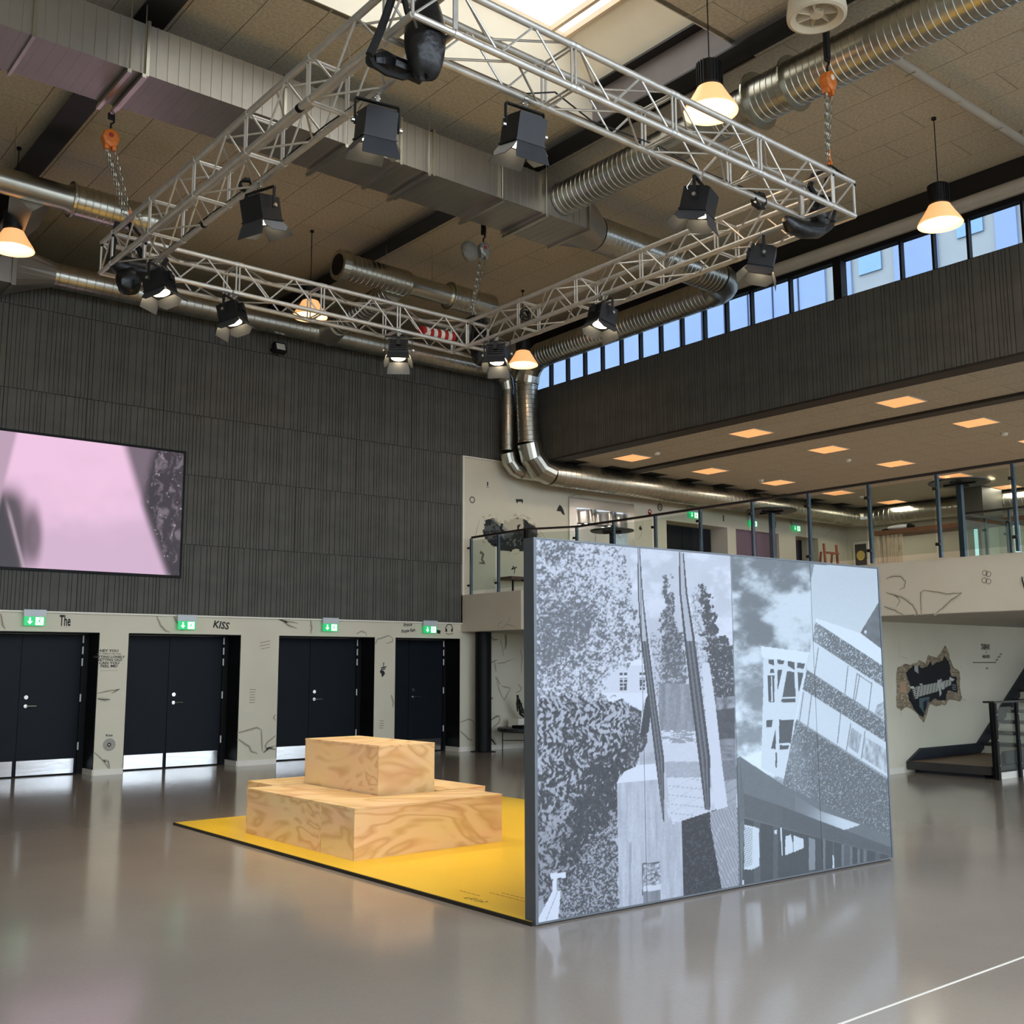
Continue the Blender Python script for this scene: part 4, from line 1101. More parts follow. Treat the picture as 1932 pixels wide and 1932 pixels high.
def paint_wall(px, py):
    x, y = px, py
    Z = np.zeros_like(x)
    n1 = fbm(x/9, y/9, 1, 4); n2 = fbm(x/3.2, y/3.2, 2, 3); n3 = fbm(x/42, y/42, 3, 4); n4 = fbm(x/90, y/70, 8, 4)
    g = .66+.10*(n4-.5)+(1100-y)*.0002              # left sky
    def setm(mask, val):
        nonlocal g
        g = np.where(mask, val, g)
    P = lambda *p: inpoly(x, y, p)
    jit = (n1-.5)*34; jx, jy = x+jit, y+(fbm(x/8, y/8, 14)-.5)*30
    PJ = lambda *p: inpoly(jx, jy, p)
    # soft cloud in the left picture
    g = g+.10*sm(.45, .7, fbm(x/40, y/30, 17))*(x > 1190)
    # white house
    setm(P((1125, 1262), (1160, 1240), (1222, 1246), (1226, 1350), (1125, 1335)), .70)
    setm(P((1125, 1240), (1160, 1240), (1222, 1245), (1222, 1256), (1150, 1256)), .78)
    for (wx, wy, ww, wh) in ((1169, 1267, 6, 36), (1177, 1267, 6, 36), (1207, 1267, 4, 36), (1213, 1267, 4, 36)):
        m_ = (x > wx) & (x < wx+ww) & (y > wy) & (y < wy+wh); setm(m_, np.where(((y-wy) % 7 < 1.4) | (np.abs(y-wy-10) < 2), .74, .17))
    setm(P((1130, 1306), (1226, 1308), (1226, 1345), (1130, 1345)), .76)
    # big tree
    tree = PJ((990, 1000), (1168, 1000), (1182, 1060), (1184, 1110), (1196, 1150), (1206, 1190), (1214, 1225), (1196, 1246), (1160, 1262), (1143, 1285), (1132, 1330), (990, 1340))
    dens = .50+.17*np.exp(-(((x-1085)/42)**2+((y-1175)/50)**2))+.13*np.exp(-(((x-1035)/26)**2+((y-1210)/60)**2))+.10*np.exp(-(((x-1055)/26)**2+((y-1035)/24)**2))-.10*np.exp(-(((x-1140)/45)**2+((y-1080)/60)**2))
    fol = .24+.46*sm(dens-.13, dens+.12, n2*.62+n1*.38)+.10*(fbm(x/1.6, y/1.6, 23, 2)-.5)
    setm(tree, fol)
    # lower hedge: leaves with deep shadow between
    hedge = PJ((990, 1316), (1100, 1312), (1130, 1322), (1175, 1322), (1216, 1345), (1214, 1400), (1205, 1440), (1168, 1474), (1168, 1760), (990, 1780))
    leaf = fbm(x/4.2+np.sin(y/9.)*1.2, y/6.0, 41, 3)
    d2 = .50+.16*sm(1370, 1460, y)*sm(1050, 1110, x)+.07*np.sin(x/17.+y/31.)*sm(1340, 1400, y)
    h2 = .12+(.42-.12*sm(1450, 1600, y))*sm(d2-.06, d2+.10, leaf)+.08*(n2-.5)
    setm(hedge, h2)
    bush = PJ((1060, 1740), (1062, 1690), (1085, 1640), (1105, 1595), (1130, 1560), (1168, 1545), (1168, 1730), (1050, 1745))
    setm(bush, .14+.34*sm(.42, .66, fbm(x/3.0, y/2.6, 51, 3)))
    # bench and path bottom left
    setm(P((1010, 1704), (1024, 1694), (1030, 1720), (1010, 1748)), .45)
    for q in (((1038, 1648), (1068, 1645), (1067, 1656), (1039, 1658)), ((1043, 1657), (1051, 1657), (1050, 1683), (1042, 1684)), ((1042, 1682), (1058, 1680), (1053, 1738), (1008, 1752), (1008, 1748))): setm(P(*q), .74)
    setm(np.abs((x-1055)*(-.87)+(y-1682)*(-.5)+0)*0+np.abs((x-1030)-(1682-y)*.42) < .7, g) 
    setm((np.abs((x-1052)-(1682-y)*.40) < .8) & (y > 1682) & (y < 1745), .5)
    # dark hollow, pedestal and urn
    setm(P((1188, 1330), (1216, 1345), (1222, 1400), (1200, 1440), (1182, 1450)), .15+.25*(n2 > .6))
    setm(P((1212, 1330), (1222, 1312), (1228, 1345), (1224, 1380), (1210, 1395), (1207, 1388)), .12+.5*((x-1206) < (1395-y)*.16))
    setm(P((1206, 1420), (1238, 1420), (1240, 1445), (1207, 1445)), .52+.1*(n1-.5))
    setm(P((1164, 1477), (1178, 1456), (1206, 1443), (1244, 1440), (1252, 1472), (1165, 1478)), .74)
    stain = fbm(x/7, y/70, 61, 4)
    setm(P((1164, 1477), (1244, 1470), (1262, 1545), (1288, 1548), (1290, 1698), (1169, 1722)), .56+.25*(stain-.5)+.06*(n2-.5)-.12*(np.abs(x-1189) < 2.5)*(y > 1590))
    setm(P((1212, 1630), (1245, 1626), (1247, 1676), (1214, 1682)), .44+.3*(n2-.5)*3)
    setm((P((1212, 1629), (1245, 1625), (1245, 1628), (1214, 1632)) | ((np.abs(x-1212.5) < .9) & (y > 1630) & (y < 1690))), .2)
    setm(P((1213, 1672), (1247, 1668), (1247, 1678), (1214, 1683)), .68)
    setm(P((1214, 1683), (1246, 1678), (1246, 1706), (1214, 1714)), .34+.2*(stain-.5))
    # glass: view between the posts, cypress one
    between = P((1207, 1036), (1276, 1043), (1300, 1250), (1332, 1530), (1268, 1556), (1243, 1350))
    g = np.where(between, g*.94+.02, g)
    cyp = PJ((1252, 1085), (1262, 1088), (1268, 1130), (1278, 1165), (1290, 1215), (1296, 1290), (1304, 1400), (1246, 1405), (1248, 1300), (1247, 1190), (1250, 1160), (1256, 1130))
    setm(cyp & between, .20+.24*sm(.5, .7, n2)+.12*sm(1180, 1400, y))
    bush2 = PJ((1222, 1200), (1236, 1190), (1246, 1210), (1250, 1330), (1236, 1330)); setm(bush2 & between, np.where(n2 > .45, .6, .34))
    setm(between & (y > 1290) & (x > 1243) & (y < 1400), .38+.2*(stain-.5)+.1*(n2-.5))
    setm(between & (y >= 1378) & (y < 1402), np.where(fbm(x/14, y/3, 71) > .5, .72, .42))
    setm(between & (y >= 1402), .68+.05*(n1-.5)); setm(between & (y > 1437) & (y < 1467), .50+.12*(n2-.5))
    pave = ((np.abs((y-1482-(x-1260)*.10) % 17) < 1.0) | (np.abs((x-(y*.0)-1260+(y-1470)*1.9) % 42) < 1.0)) & (y > 1470)
    setm(between & pave, .48)
    # right of post two
    right = P((1289, 1044), (1385, 1050), (1396, 1670), (1360, 1676), (1340, 1530))
    g = np.where(right & (x < 1318+(y-1040)*.09) , g*.97+.03, g)
    lbush = PJ((1302, 1120), (1320, 1110), (1328, 1180), (1345, 1320), (1352, 1400), (1322, 1390)); setm(lbush & right, np.where(n2 > .44, .66, .42))
    cyp2 = PJ((1326, 1096), (1332, 1102), (1340, 1140), (1350, 1175), (1362, 1200), (1380, 1205), (1392, 1240), (1392, 1322), (1350, 1330), (1336, 1260), (1324, 1170), (1320, 1130)); setm(cyp2 & right, .12+.08*n1+.36*sm(.62, .74, n2))
    setm(P((1343, 1318), (1392, 1312), (1392, 1345), (1346, 1350)), .36+.5*(n1-.5))
    setm(P((1346, 1340), (1392, 1335), (1393, 1400), (1352, 1400)), .12+.1*n1)
    setm(P((1352, 1396), (1393, 1392), (1394, 1440), (1360, 1436)), .34+.25*(fbm(x/16, y/4, 77)-.5))
    setm(P((1360, 1436), (1394, 1432), (1394, 1472), (1366, 1476)), .30+.1*(n2-.5))
    setm(P((1366, 1474), (1394, 1468), (1396, 1530), (1372, 1530)), .46+.1*(n1-.5)-.14*((np.abs((y+x*.6) % 19) < 1.2)))
    setm(P((1324, 1250), (1338, 1250), (1350, 1330), (1362, 1440), (1373, 1522), (1349, 1530), (1338, 1430)), .70)
    # lower dark block and striped slats
    setm(P((1286, 1549), (1352, 1527), (1346, 1560), (1356, 1640), (1362, 1678), (1289, 1695)), .10+.05*(n2 > .62))
    strp = np.sin((x-(y-1520)*.36)*2.1); setm(P((1340, 1532), (1360, 1526), (1374, 1522), (1397, 1514), (1398, 1672), (1362, 1679), (1348, 1600), (1341, 1560)), np.where(strp > .1, .66, .22))
    # the two leaning metal posts
    for poly in (((1193, 1033), (1207, 1034), (1214, 1130), (1222, 1200), (1240, 1340), (1253, 1430), (1267, 1551), (1252, 1558), (1236, 1430), (1224, 1330), (1208, 1200), (1203, 1110)),
                 ((1273, 1041), (1290, 1043), (1297, 1120), (1310, 1200), (1326, 1320), (1340, 1430), (1349, 1528), (1331, 1536), (1318, 1430), (1303, 1310), (1290, 1200), (1281, 1110))):
        L_ = poly[:len(poly)//2]; R_ = poly[len(poly)//2:][::-1]
        ly = np.array([p[1] for p in R_], float); lx = np.array([p[0] for p in R_], float); ry = np.array([p[1] for p in L_], float)[1:]; rx = np.array([p[0] for p in L_], float)[1:]
        xa = np.interp(y, ly, lx); xb_ = np.interp(y, ry, rx); tt = (x-xa)/np.maximum(xb_-xa, 1)
        w = sm(1040, 1380, y)
        prof = np.where((tt < .22) | (tt > .78), .14, np.where(w > .5, np.where(np.abs(tt-.5) < .09, .16, .27), .56))
        setm(P(*poly) & (tt >= 0) & (tt <= 1), prof)
    # ---------------- right hand picture
    R = x > (1379+(y-1050)*.0245)
    n5 = fbm(x/38, y/30, 91, 5); n6 = fbm(x/75+3, y/60, 93, 5)
    cloud = sm(.42, .66, n6*.6+n5*.4+.10*np.exp(-(((x-1480)/40)**2+((y-1150)/55)**2))-.12*np.exp(-(((x-1445)/22)**2+((y-1185)/28)**2))+.10*sm(1490, 1530, x)-.14*sm(1130, 1070, y))
    sky = .30+.44*cloud+.10*sm(1180, 1400, y)
    g = np.where(R, sky, g)
    def setr(mask, val): setm(mask & R, val)
    setr(P((1531, 1064), (1670, 1074), (1670, 1300), (1528, 1300)), .66+.04*sm(1080, 1200, y))
    setr(P((1528, 1064), (1536, 1064), (1531, 1090), (1528, 1090)), .36)
    # white timber frame
    setr(P((1440, 1240), (1522, 1250), (1500, 1360), (1480, 1470), (1436, 1450), (1440, 1300)), .74)
    for q in (((1450, 1244), (1460, 1245), (1461, 1256), (1450, 1252)), ((1466, 1244), (1480, 1246), (1478, 1254), (1467, 1252)), ((1486, 1247), (1499, 1249), (1499, 1264), (1486, 1256)), ((1504, 1250), (1519, 1252), (1516, 1262), (1504, 1260)),
              ((1453, 1262), (1460, 1263), (1461, 1270), (1453, 1270)), ((1448, 1274), (1461, 1274), (1461, 1325), (1455, 1325), (1450, 1324)), ((1467, 1264), (1476, 1264), (1468, 1300), (1467, 1300)), ((1485, 1266), (1499, 1268), (1501, 1315), (1476, 1316)),
              ((1505, 1268), (1516, 1270), (1508, 1304), (1506, 1304)), ((1475, 1318), (1501, 1318), (1501, 1325), (1473, 1325)), ((1446, 1358), (1458, 1358), (1456, 1372), (1446, 1372)), ((1470, 1358), (1498, 1358), (1492, 1402), (1470, 1402)),
              ((1455, 1412), (1463, 1376), (1464, 1414)), ((1471, 1406), (1489, 1406), (1487, 1414), (1471, 1414)), ((1463, 1420), (1466, 1420), (1466, 1448), (1463, 1448))):
        setr(P(*q), .19)
    setr(P((1455, 1275), (1457, 1275), (1458, 1324), (1455, 1324)), .74)
    setr(P((1436, 1219), (1528, 1231), (1521, 1252), (1437, 1240)), .80)
    # building with perforated bands
    dots = (vnoise(x/1.5, y/1.5, 5) > .72)
    setr(P((1539, 1166), (1624, 1195), (1668, 1229), (1670, 1260), (1538, 1176)), .80)
    setr(P((1538, 1173), (1670, 1259), (1672, 1302), (1533, 1209)), np.where(dots, .62, .26)+.12*sm(1570, 1535, x))
    setr(P((1533, 1209), (1672, 1300), (1675, 1366), (1520, 1266)), .74)
    setr(P((1522, 1265), (1675, 1365), (1676, 1405), (1514, 1301)), np.where(dots, .56, .25))
    setr(P((1514, 1300), (1676, 1403), (1680, 1475), (1502, 1360)), .72)
    setr(P((1502, 1359), (1680, 1473), (1688, 1590), (1476, 1484)), np.where(vnoise(x/1.6, y/1.6, 6) > .74, .46, .24)+.14*sm(1560, 1490, x)*(fbm(x/20, y/40, 7)))
    for (xa, ya_, xb_, yb_) in ((1544, 1222, 1537, 1273), (1600, 1256, 1594, 1311), (1617, 1270, 1610, 1322), (1622, 1273, 1614, 1320), (1645, 1288, 1639, 1338), (1531, 1312, 1524, 1370), (1586, 1347, 1580, 1402), (1605, 1366, 1597, 1415), (1516, 1306, 1508, 1362), (1632, 1380, 1625, 1432),
                                (1522, 1264, 1676, 1364), (1503, 1358, 1680, 1471), (1618, 1272, 1645, 1290), (1610, 1320, 1636, 1338)):
        dx, dy = xb_-xa, yb_-ya_; L2 = dx*dx+dy*dy; tt = np.clip(((x-xa)*dx+(y-ya_)*dy)/L2, 0, 1); setr(np.hypot(x-xa-tt*dx, y-ya_-tt*dy) < .9, .36)
    setr(P((1606, 1372), (1626, 1386), (1619, 1422), (1600, 1408)), .50+.35*(fbm(x/4, y/16, 81)-.5)); setr(P((1632, 1390), (1676, 1416), (1677, 1462), (1626, 1428)), .56+.5*(fbm(x/5, y/14, 82)-.5))
    setr(P((1655, 1330), (1674, 1320), (1674, 1360), (1650, 1345)), .5+.5*(n2-.5))
    setr(P((1623, 1194), (1664, 1126), (1668, 1228)), .24+.1*(n1-.4)); setr(np.hypot(x-1633, (y-1192)*.7) < 2.4, .75); setr(np.hypot(x-1662, (y-1156)*.6) < 2.5, .75)
    # canopy
    setr(P((1389, 1431), (1396, 1427), (1478, 1481), (1690, 1584), (1690, 1640), (1394, 1690)), .27+.03*(n5-.5))
    hl = P((1500, 1500), (1548, 1530), (1624, 1556), (1590, 1567), (1548, 1552), (1500, 1530)); g = np.where(hl & R, .30+.40*sm(1500, 1600, x)*sm(1500, 1545, y), g)
    setr(P((1403, 1497), (1475, 1521), (1545, 1548), (1690, 1602), (1690, 1616), (1545, 1580), (1405, 1542)), .20+.03*(np.sin(y*1.6-x*.5) > .3)*(x < 1475))
    setr(P((1404, 1544), (1545, 1581), (1690, 1617), (1690, 1650), (1400, 1690)), .15+.05*(vnoise(x/12, y*0, 12) > .55))
    setr(P((1396, 1430), (1403, 1495), (1404, 1545), (1395, 1555)), .24)
    for q in (((1404, 1556), (1423, 1560), (1432, 1563), (1433, 1634), (1418, 1641), (1404, 1640)), ((1461, 1566), (1466, 1566), (1466, 1574), (1461, 1573)), ((1472, 1562), (1475, 1562), (1477, 1614), (1475, 1614)), ((1482, 1577), (1492, 1575), (1496, 1592), (1496, 1608), (1481, 1614)),
              ((1497, 1576), (1516, 1583), (1516, 1600), (1497, 1608)), ((1571, 1611), (1574, 1620), (1574, 1640), (1571, 1640)), ((1401, 1660), (1404, 1660), (1404, 1672), (1401, 1672))): setr(P(*q), .72)
    setr(P((1404, 1560), (1420, 1562), (1419, 1632), (1404, 1636)) & (np.sin(y*2.4) > 0), .45)
    setr(P((1526, 1580), (1538, 1584), (1538, 1640), (1526, 1642)), .36)
    for q in (1555, 1590, 1606, 1620, 1632): setr((np.abs(x-q) < 2.2) & (y > 1581+(x-1545)*.27), .28)
    # a thin dark picture joint between the two halves
    g = np.clip(g+.03*(n2-.5), .02, .86)
    tint = np.stack([g*.93, g*.965, g*1.06], -1)
    rr = R[..., None]
    tint = np.where(rr, np.stack([g*.90, g*.98, g*1.05], -1), tint)
    return tint**1.4*.74+.012, None
cuts = [0.024]
for (x, y) in ((1214.5, 1400), (1389, 1400), (1542, 1400)):
    d = ray(x, y); M_ = np.array([[d[0], -dv[0]], [d[1], -dv[1]]]); sol = np.linalg.solve(M_, pa[:2]-CAM[:2]); cuts.append(float(sol[1]))
cuts.append(LW-.024)
for k in range(4):
    a, c = cuts[k]+(.002 if k else 0), cuts[k+1]-.002
    grid_print('print_panel', pa+dv*a+nv_*.001+EZ*.022, dv*(c-a), EZ*(HT-.024), int((c-a)/.0058), 400, paint_wall, print_m, t)

# =================================================================== YELLOW FLOOR PRINT AND PLYWOOD BLOCKS
MX0, MX1, MY0, MY1 = 4.50, 8.46, 5.30, 10.96
t = thing('floor_mat', 'bright yellow floor platform with black edge under the plywood blocks', 'floor mat', ((MX0+MX1)/2, (MY0+MY1)/2, 0))
part('mat_surface', MB().box(MX0+.012, MY0+.012, .0, MX1-.012, MY1-.012, .026), yellow_print, t)
for q in ((MX0, MY0, MX0+.0118, MY1), (MX1-.0118, MY0, MX1, MY1), (MX0+.0119, MY0, MX1-.0119, MY0+.0118), (MX0+.0119, MY1-.0118, MX1-.0119, MY1)):
    part('edge_strip', MB().box(q[0], q[1], 0, q[2], q[3], .024), black_edge, t)
dim = mat('mat_ink', srgb(170, 118, 14), .5, var=.1, vscale=20)
rnd = random.Random(5)
def mat_line(x, ya, yb, hgt, m, nm='caption_line'):
    b = MB(); y = ya
    while y > yb:
        w = rnd.uniform(.015, .045); b.box(x, y-w, .0262, x+hgt, y, .0268); y -= w+.012
    part(nm, b, m, t)
mat_line(4.90, 6.10, 5.36, .012, dim); mat_line(4.84, 6.16, 5.36, .012, dim); mat_line(4.72, 6.35, 6.15, .012, dim)
b = MB()
for k, (y, w) in enumerate(((6.14, .03), (6.10, .02), (6.07, .035), (6.02, .02), (5.99, .03), (5.95, .02))):
    b.box(4.60, y-w*.5, .0262, 4.66 if k % 2 else 4.645, y-w*.2, .0268); b.box(4.60+.02*(k % 3), y-w, .0262, 4.61+.02*(k % 3), y, .0268)
part('caption_mark', b, mat('mat_ink_dark', srgb(70, 52, 14), .5, var=.1), t)
def block(x0, y0, x1, y1, h, label):
    z0 = .0262
    t_ = thing('plywood_block', label, 'plywood block', ((x0+x1)/2, (y0+y1)/2, z0), 0, 'pine plywood blocks of the stepped podium')
    e = .018
    part('top_sheet', MB().box(x0, y0, h-e, x1, y1, h), ply, t_)
    part('side_sheet', MB().box(x0+.002, y0+.002, z0, x1-.002, y0+e, h-e-.0005), ply, t_)
    part('side_sheet', MB().box(x0+.002, y1-e, z0, x1-.002, y1-.002, h-e-.0005), ply, t_)
    part('side_sheet', MB().box(x0+.002, y0+e+.001, z0, x0+e, y1-e-.001, h-e-.0005), ply, t_)
    part('side_sheet', MB().box(x1-e, y0+e+.001, z0, x1-.002, y1-e-.001, h-e-.0005), ply, t_)
block(4.755, 7.84, 6.31, 8.40, .445, 'low plywood block at the front, long grain side facing the display wall')
block(4.755, 8.403, 5.36, 9.83, .445, 'low plywood block on the left, joined behind the front block')
block(5.06, 9.90, 6.58, 10.45, .445, 'low plywood block at the back, mostly hidden')
block(6.03, 8.46, 6.60, 9.88, .445, 'low plywood block on the right, partly behind the front block')
block(5.385, 8.48, 6.01, 9.85, .885, 'tall plywood block standing in the middle of the podium')

# =================================================================== BALCONY RAILING
t = thing('glass_railing', 'steel and glass railing along the edge of the gallery balcony', 'railing', (12.9, 7, 2.95))
def post(x, y, z0, z1, along, par, r=.024, m=rail_m, clamps=True):
    a = np.array(along, float); p = part('post', MB().obox((x, y, (z0+z1)/2), a*r, np.cross(EZ, a)*.010+0*a, EZ*(z1-z0)/2) if False else MB().box(x-r, y-r*.8, z0, x+r, y+r*.8, z1), m, par)
    if clamps:
        for z in (z0+.17, z1-.19):
            b = MB().tube((x-.03-r, y, z), (x+.03, y, z), .017, 8).tube((x-.035-r, y-.03, z), (x-.035-r, y+.03, z), .022, 10)
            part('glass_clamp', b, fixture_m, p, True)
    return p
zt = 4.035; xr = 12.93
PY = [13.93, 13.0, 12.03, 11.07, 10.05, 9.05, 8.08, 7.09, 6.1, 5.12, 4.14, 3.16, 2.18, 1.2, .2, -.8]
for y in PY: post(xr, y, 2.955, zt, EY, t)
for a, c in zip(PY[:-1], PY[1:]): part('glass_pane', MB().box(xr-.055, c+.03, 3.02, xr-.045, a-.03, 3.98), glass, t)
post(12.45, 16.40, 2.955, zt, EY, t); post(12.45, 15.56, 2.955, zt, EY, t); post(12.45, 14.76, 2.955, zt, EY, t, .035, black_m)
for a, c in ((16.40, 15.56), (15.56, 14.76)): part('glass_pane', MB().box(12.40, c+.04, 3.02, 12.41, a-.03, 3.98), glass, t)
d = np.array([xr-12.45, 13.93-14.76, 0]); L = np.linalg.norm(d); d /= L; m_ = np.array([12.45, 14.76, 3.5])+d*L/2; nn = np.cross(EZ, d)
part('glass_pane', MB().obox(m_-nn*.0, d*(L/2-.05), nn*.005, EZ*.48), glass, t)
part('handrail', MB().box(12.43, 14.76, zt, 12.48, YA-.25, zt+.035).box(xr-.022, -6, zt, xr+.022, 13.93, zt+.035).obox(m_*[1, 1, 0]+EZ*(zt+.0175), d*(L/2+.02), nn*.022, EZ*.0175), railtop_m, t)

# round dark column under the balcony
t = thing('steel_column', 'black round steel column under the gallery, right of the doors', 'column', (12.69, 16.33, 0))
part('shaft', MB().tube((12.69, 16.33, .012), (12.69, 16.33, 2.24), .155, 28), black_m, t, True)
part('base_plate', MB().box(12.52, 16.16, 0, 12.86, 16.5, .012), black_m, t)

# =================================================================== DRAWINGS AND LETTERING ON THE WALLS
PA = ('y', YA-.003)
def crack(pts, par, plane, w=.03, soft=True, wig=.005, name='crack_drawing'):
    w *= .62
    if soft:
        b = MB(); ribbon(b, (plane[0], plane[1]+.001 if plane[0] == 'y' else plane[1]+.001), pts, w*2.6, wig=wig); part(name, b, ink_shade, par)
    b = MB(); ribbon(b, plane, pts, w*.62, wig=wig*.6); part(name, b, ink_soft if w < .024 else ink, par)
for pts, w in ((((1, 1158), (5, 1180), (10, 1187)), .03), (((296, 1163), (303, 1180), (312, 1190), (321, 1193)), .03), (((328, 1163), (337, 1180), (345, 1190)), .035), (((183, 1308), (205, 1304), (226, 1300)), .02), (((184, 1318), (197, 1320), (208, 1320)), .04),
               (((210, 1308), (226, 1300)), .02), (((177, 1419), (195, 1435), (206, 1452)), .02), (((195, 1434), (204, 1437), (207, 1450)), .03), (((448, 1383), (470, 1377), (485, 1373), (493, 1377)), .03), (((493, 1377), (494, 1400), (495, 1418)), .028),
               (((448, 1394), (470, 1409), (474, 1418), (486, 1422)), .035), (((520, 1388), (505, 1400), (500, 1407), (504, 1413), (521, 1406)), .028), (((497, 1420), (508, 1412), (520, 1414)), .04), (((520, 1348), (516, 1354), (520, 1360)), .025),
               (((528, 1168), (545, 1180), (560, 1186)), .035), (((525, 1168), (540, 1172), (562, 1176)), .03), (((586, 1170), (588, 1185), (586, 1196)), .035), (((672, 1196), (682, 1191), (690, 1194), (692, 1200)), .022),
               (((708, 1216), (712, 1206), (720, 1204), (733, 1199), (741, 1204)), .025), (((741, 1204), (740, 1211), (728, 1214)), .022), (((738, 1311), (742, 1325), (741, 1335)), .03), (((868, 1363), (884, 1357), (893, 1360), (895, 1396)), .022), (((868, 1379), (878, 1388), (884, 1395), (892, 1397)), .03)):
    crack(pts, wall_back, PA, w)
# ground floor wall under the balcony
for pts, w in ((((924, 1200), (932, 1207), (940, 1206)), .035), (((954, 1196), (955, 1210), (953, 1226)), .05), (((944, 1206), (948, 1222), (950, 1238)), .018), (((925, 1251), (938, 1245)), .03), (((938, 1252), (952, 1250), (968, 1243)), .02), (((933, 1250), (936, 1268)), .03),
               (((935, 1277), (944, 1292)), .035), (((937, 1286), (944, 1308), (951, 1322)), .022), (((951, 1322), (957, 1310), (963, 1299)), .022), (((946, 1294), (960, 1298), (964, 1298)), .02), (((977, 1291), (984, 1298), (981, 1304), (973, 1307)), .022),
               (((981, 1225), (985, 1238), (983, 1270)), .018), (((991, 1236), (993, 1250), (996, 1259)), .045), (((924, 1360), (936, 1352), (943, 1351)), .04), (((943, 1352), (942, 1362), (927, 1376)), .025), (((922, 1388), (930, 1398), (936, 1406)), .09), (((923, 1318), (931, 1317)), .04)):
    crack(pts, wall_back, PA, w)
text_part('lettering', 'HEY YOU', PA, 206, 1228, .04, ink, wall_back, 1.2)
text_part('lettering', 'OUT THERE IN THE COLD', PA, 206, 1233.5, .02, ink_soft, wall_back, 1.1)
text_part('lettering', 'GETTING LONELY', PA, 206, 1239.5, .036, ink, wall_back, 1.15)
text_part('lettering', 'GETTING OLD', PA, 207, 1245, .036, ink, wall_back, 1.15)
text_part('lettering', 'CAN YOU', PA, 206, 1251, .04, ink, wall_back, 1.2)
text_part('lettering', 'FEEL ME?', PA, 206, 1257, .04, ink, wall_back, 1.2)
text_part('lettering', 'The', PA, 123, 1172, .16, ink, wall_back, .45)
text_part('lettering', 'KISS', PA, 417, 1180, .115, ink, wall_back, .95, tilt=-.12, shear=.1)
text_part('lettering', 'Kiss', PA, 206, 1387.5, .035, ink, wall_back, 1.3)
text_part('lettering', 'Prince', PA, 769, 1179, .06, ink, wall_back, .9, tilt=.12, shear=.3)
text_part('lettering', 'Purple Rain', PA, 770, 1190, .06, ink, wall_back, .8, tilt=.12, shear=.3)
rnd = random.Random(8)
def scribble(x0, y0, n, dy, w, h, m=ink_soft, plane=PA, par=None, tilt=0.):
    b = MB()
    for k in range(n):
        x = x0-w*rnd.uniform(.35, .5); xe = x0+w*rnd.uniform(.35, .5)
        while x < xe:
            q = rnd.uniform(1.2, 2.8); ribbon(b, plane, [(x, y0+k*dy+tilt*(x-x0)), (min(x+q, xe), y0+k*dy+tilt*(x+q-x0))], h, h); x += q+.7
    return part('small_lettering', b, m, par or wall_back)
scribble(476, 1301, 6, 4.9, 13, .012); scribble(500, 1211, 3, 6, 20, .012, tilt=-.2); scribble(206, 1265, 1, 3, 40, .005); scribble(720, 1360, 4, 4.5, 9, .012)
def disc_on(plane, x, y, r, n=24, r_in=0.):
    P = plane_pt(plane, x, y); b = MB()
    ax = {'y': (EX, EZ), 'x': (EY, EZ)}[plane[0]]
    o = [P+r*(math.cos(2*PI*k/n)*ax[0]+math.sin(2*PI*k/n)*ax[1]) for k in range(n)]
    if r_in:
        i_ = [P+r_in*(math.cos(2*PI*k/n)*ax[0]+math.sin(2*PI*k/n)*ax[1]) for k in range(n)]
        b.add(o+i_, [(k, (k+1) % n, n+(k+1) % n, n+k) for k in range(n)])
    else: b.add(o, [tuple(range(n))])
    return b
part('record_drawing', disc_on(PA, 206, 1405, .095), mat('record_grey', srgb(160, 156, 144), .6, var=.08, vscale=30), wall_back)
part('record_drawing', disc_on(('y', YA-.005), 206, 1405, .03), ink, wall_back); part('record_drawing', disc_on(('y', YA-.006), 206, 1405, .012), ink_light, wall_back)
# headphone drawing, cassette, continent silhouette
b = MB(); ribbon(b, PA, [(841, 1192), (841, 1184), (844, 1179), (848, 1177.5), (852, 1180), (854, 1185), (853, 1192)], .016, .016)
ribbon(b, PA, [(842, 1186), (842.4, 1192)], .035, .035); ribbon(b, PA, [(853, 1186), (852.6, 1192)], .035, .035); ribbon(b, PA, [(841, 1195), (848, 1197), (855, 1195)], .01, .01)
part('headphone_drawing', b, ink, wall_back)
b = MB(); ribbon(b, PA, [(822, 1190.5), (831, 1193)], .065, .065); part('cassette_drawing', b, ink, wall_back)
def silhouette(name, pts, plane, m, par):
    P = [plane_pt(plane, *p) for p in pts]; part(name, MB().add(P, [tuple(range(len(P)))]), m, par)
silhouette('continent_drawing', [(717, 1265), (720, 1264), (724, 1265.5), (726, 1269), (726, 1272), (723.5, 1275), (721.5, 1277.5), (720, 1276), (719.6, 1271), (717, 1269)], PA, ink, wall_back)
b = MB(); ribbon(b, PA, [(724, 1250), (723.5, 1258)], .02, .012); ribbon(b, PA, [(719, 1260), (729, 1258)], .022, .022); ribbon(b, PA, [(719, 1263), (727, 1262)], .022, .022); part('small_lettering', b, ink, wall_back)
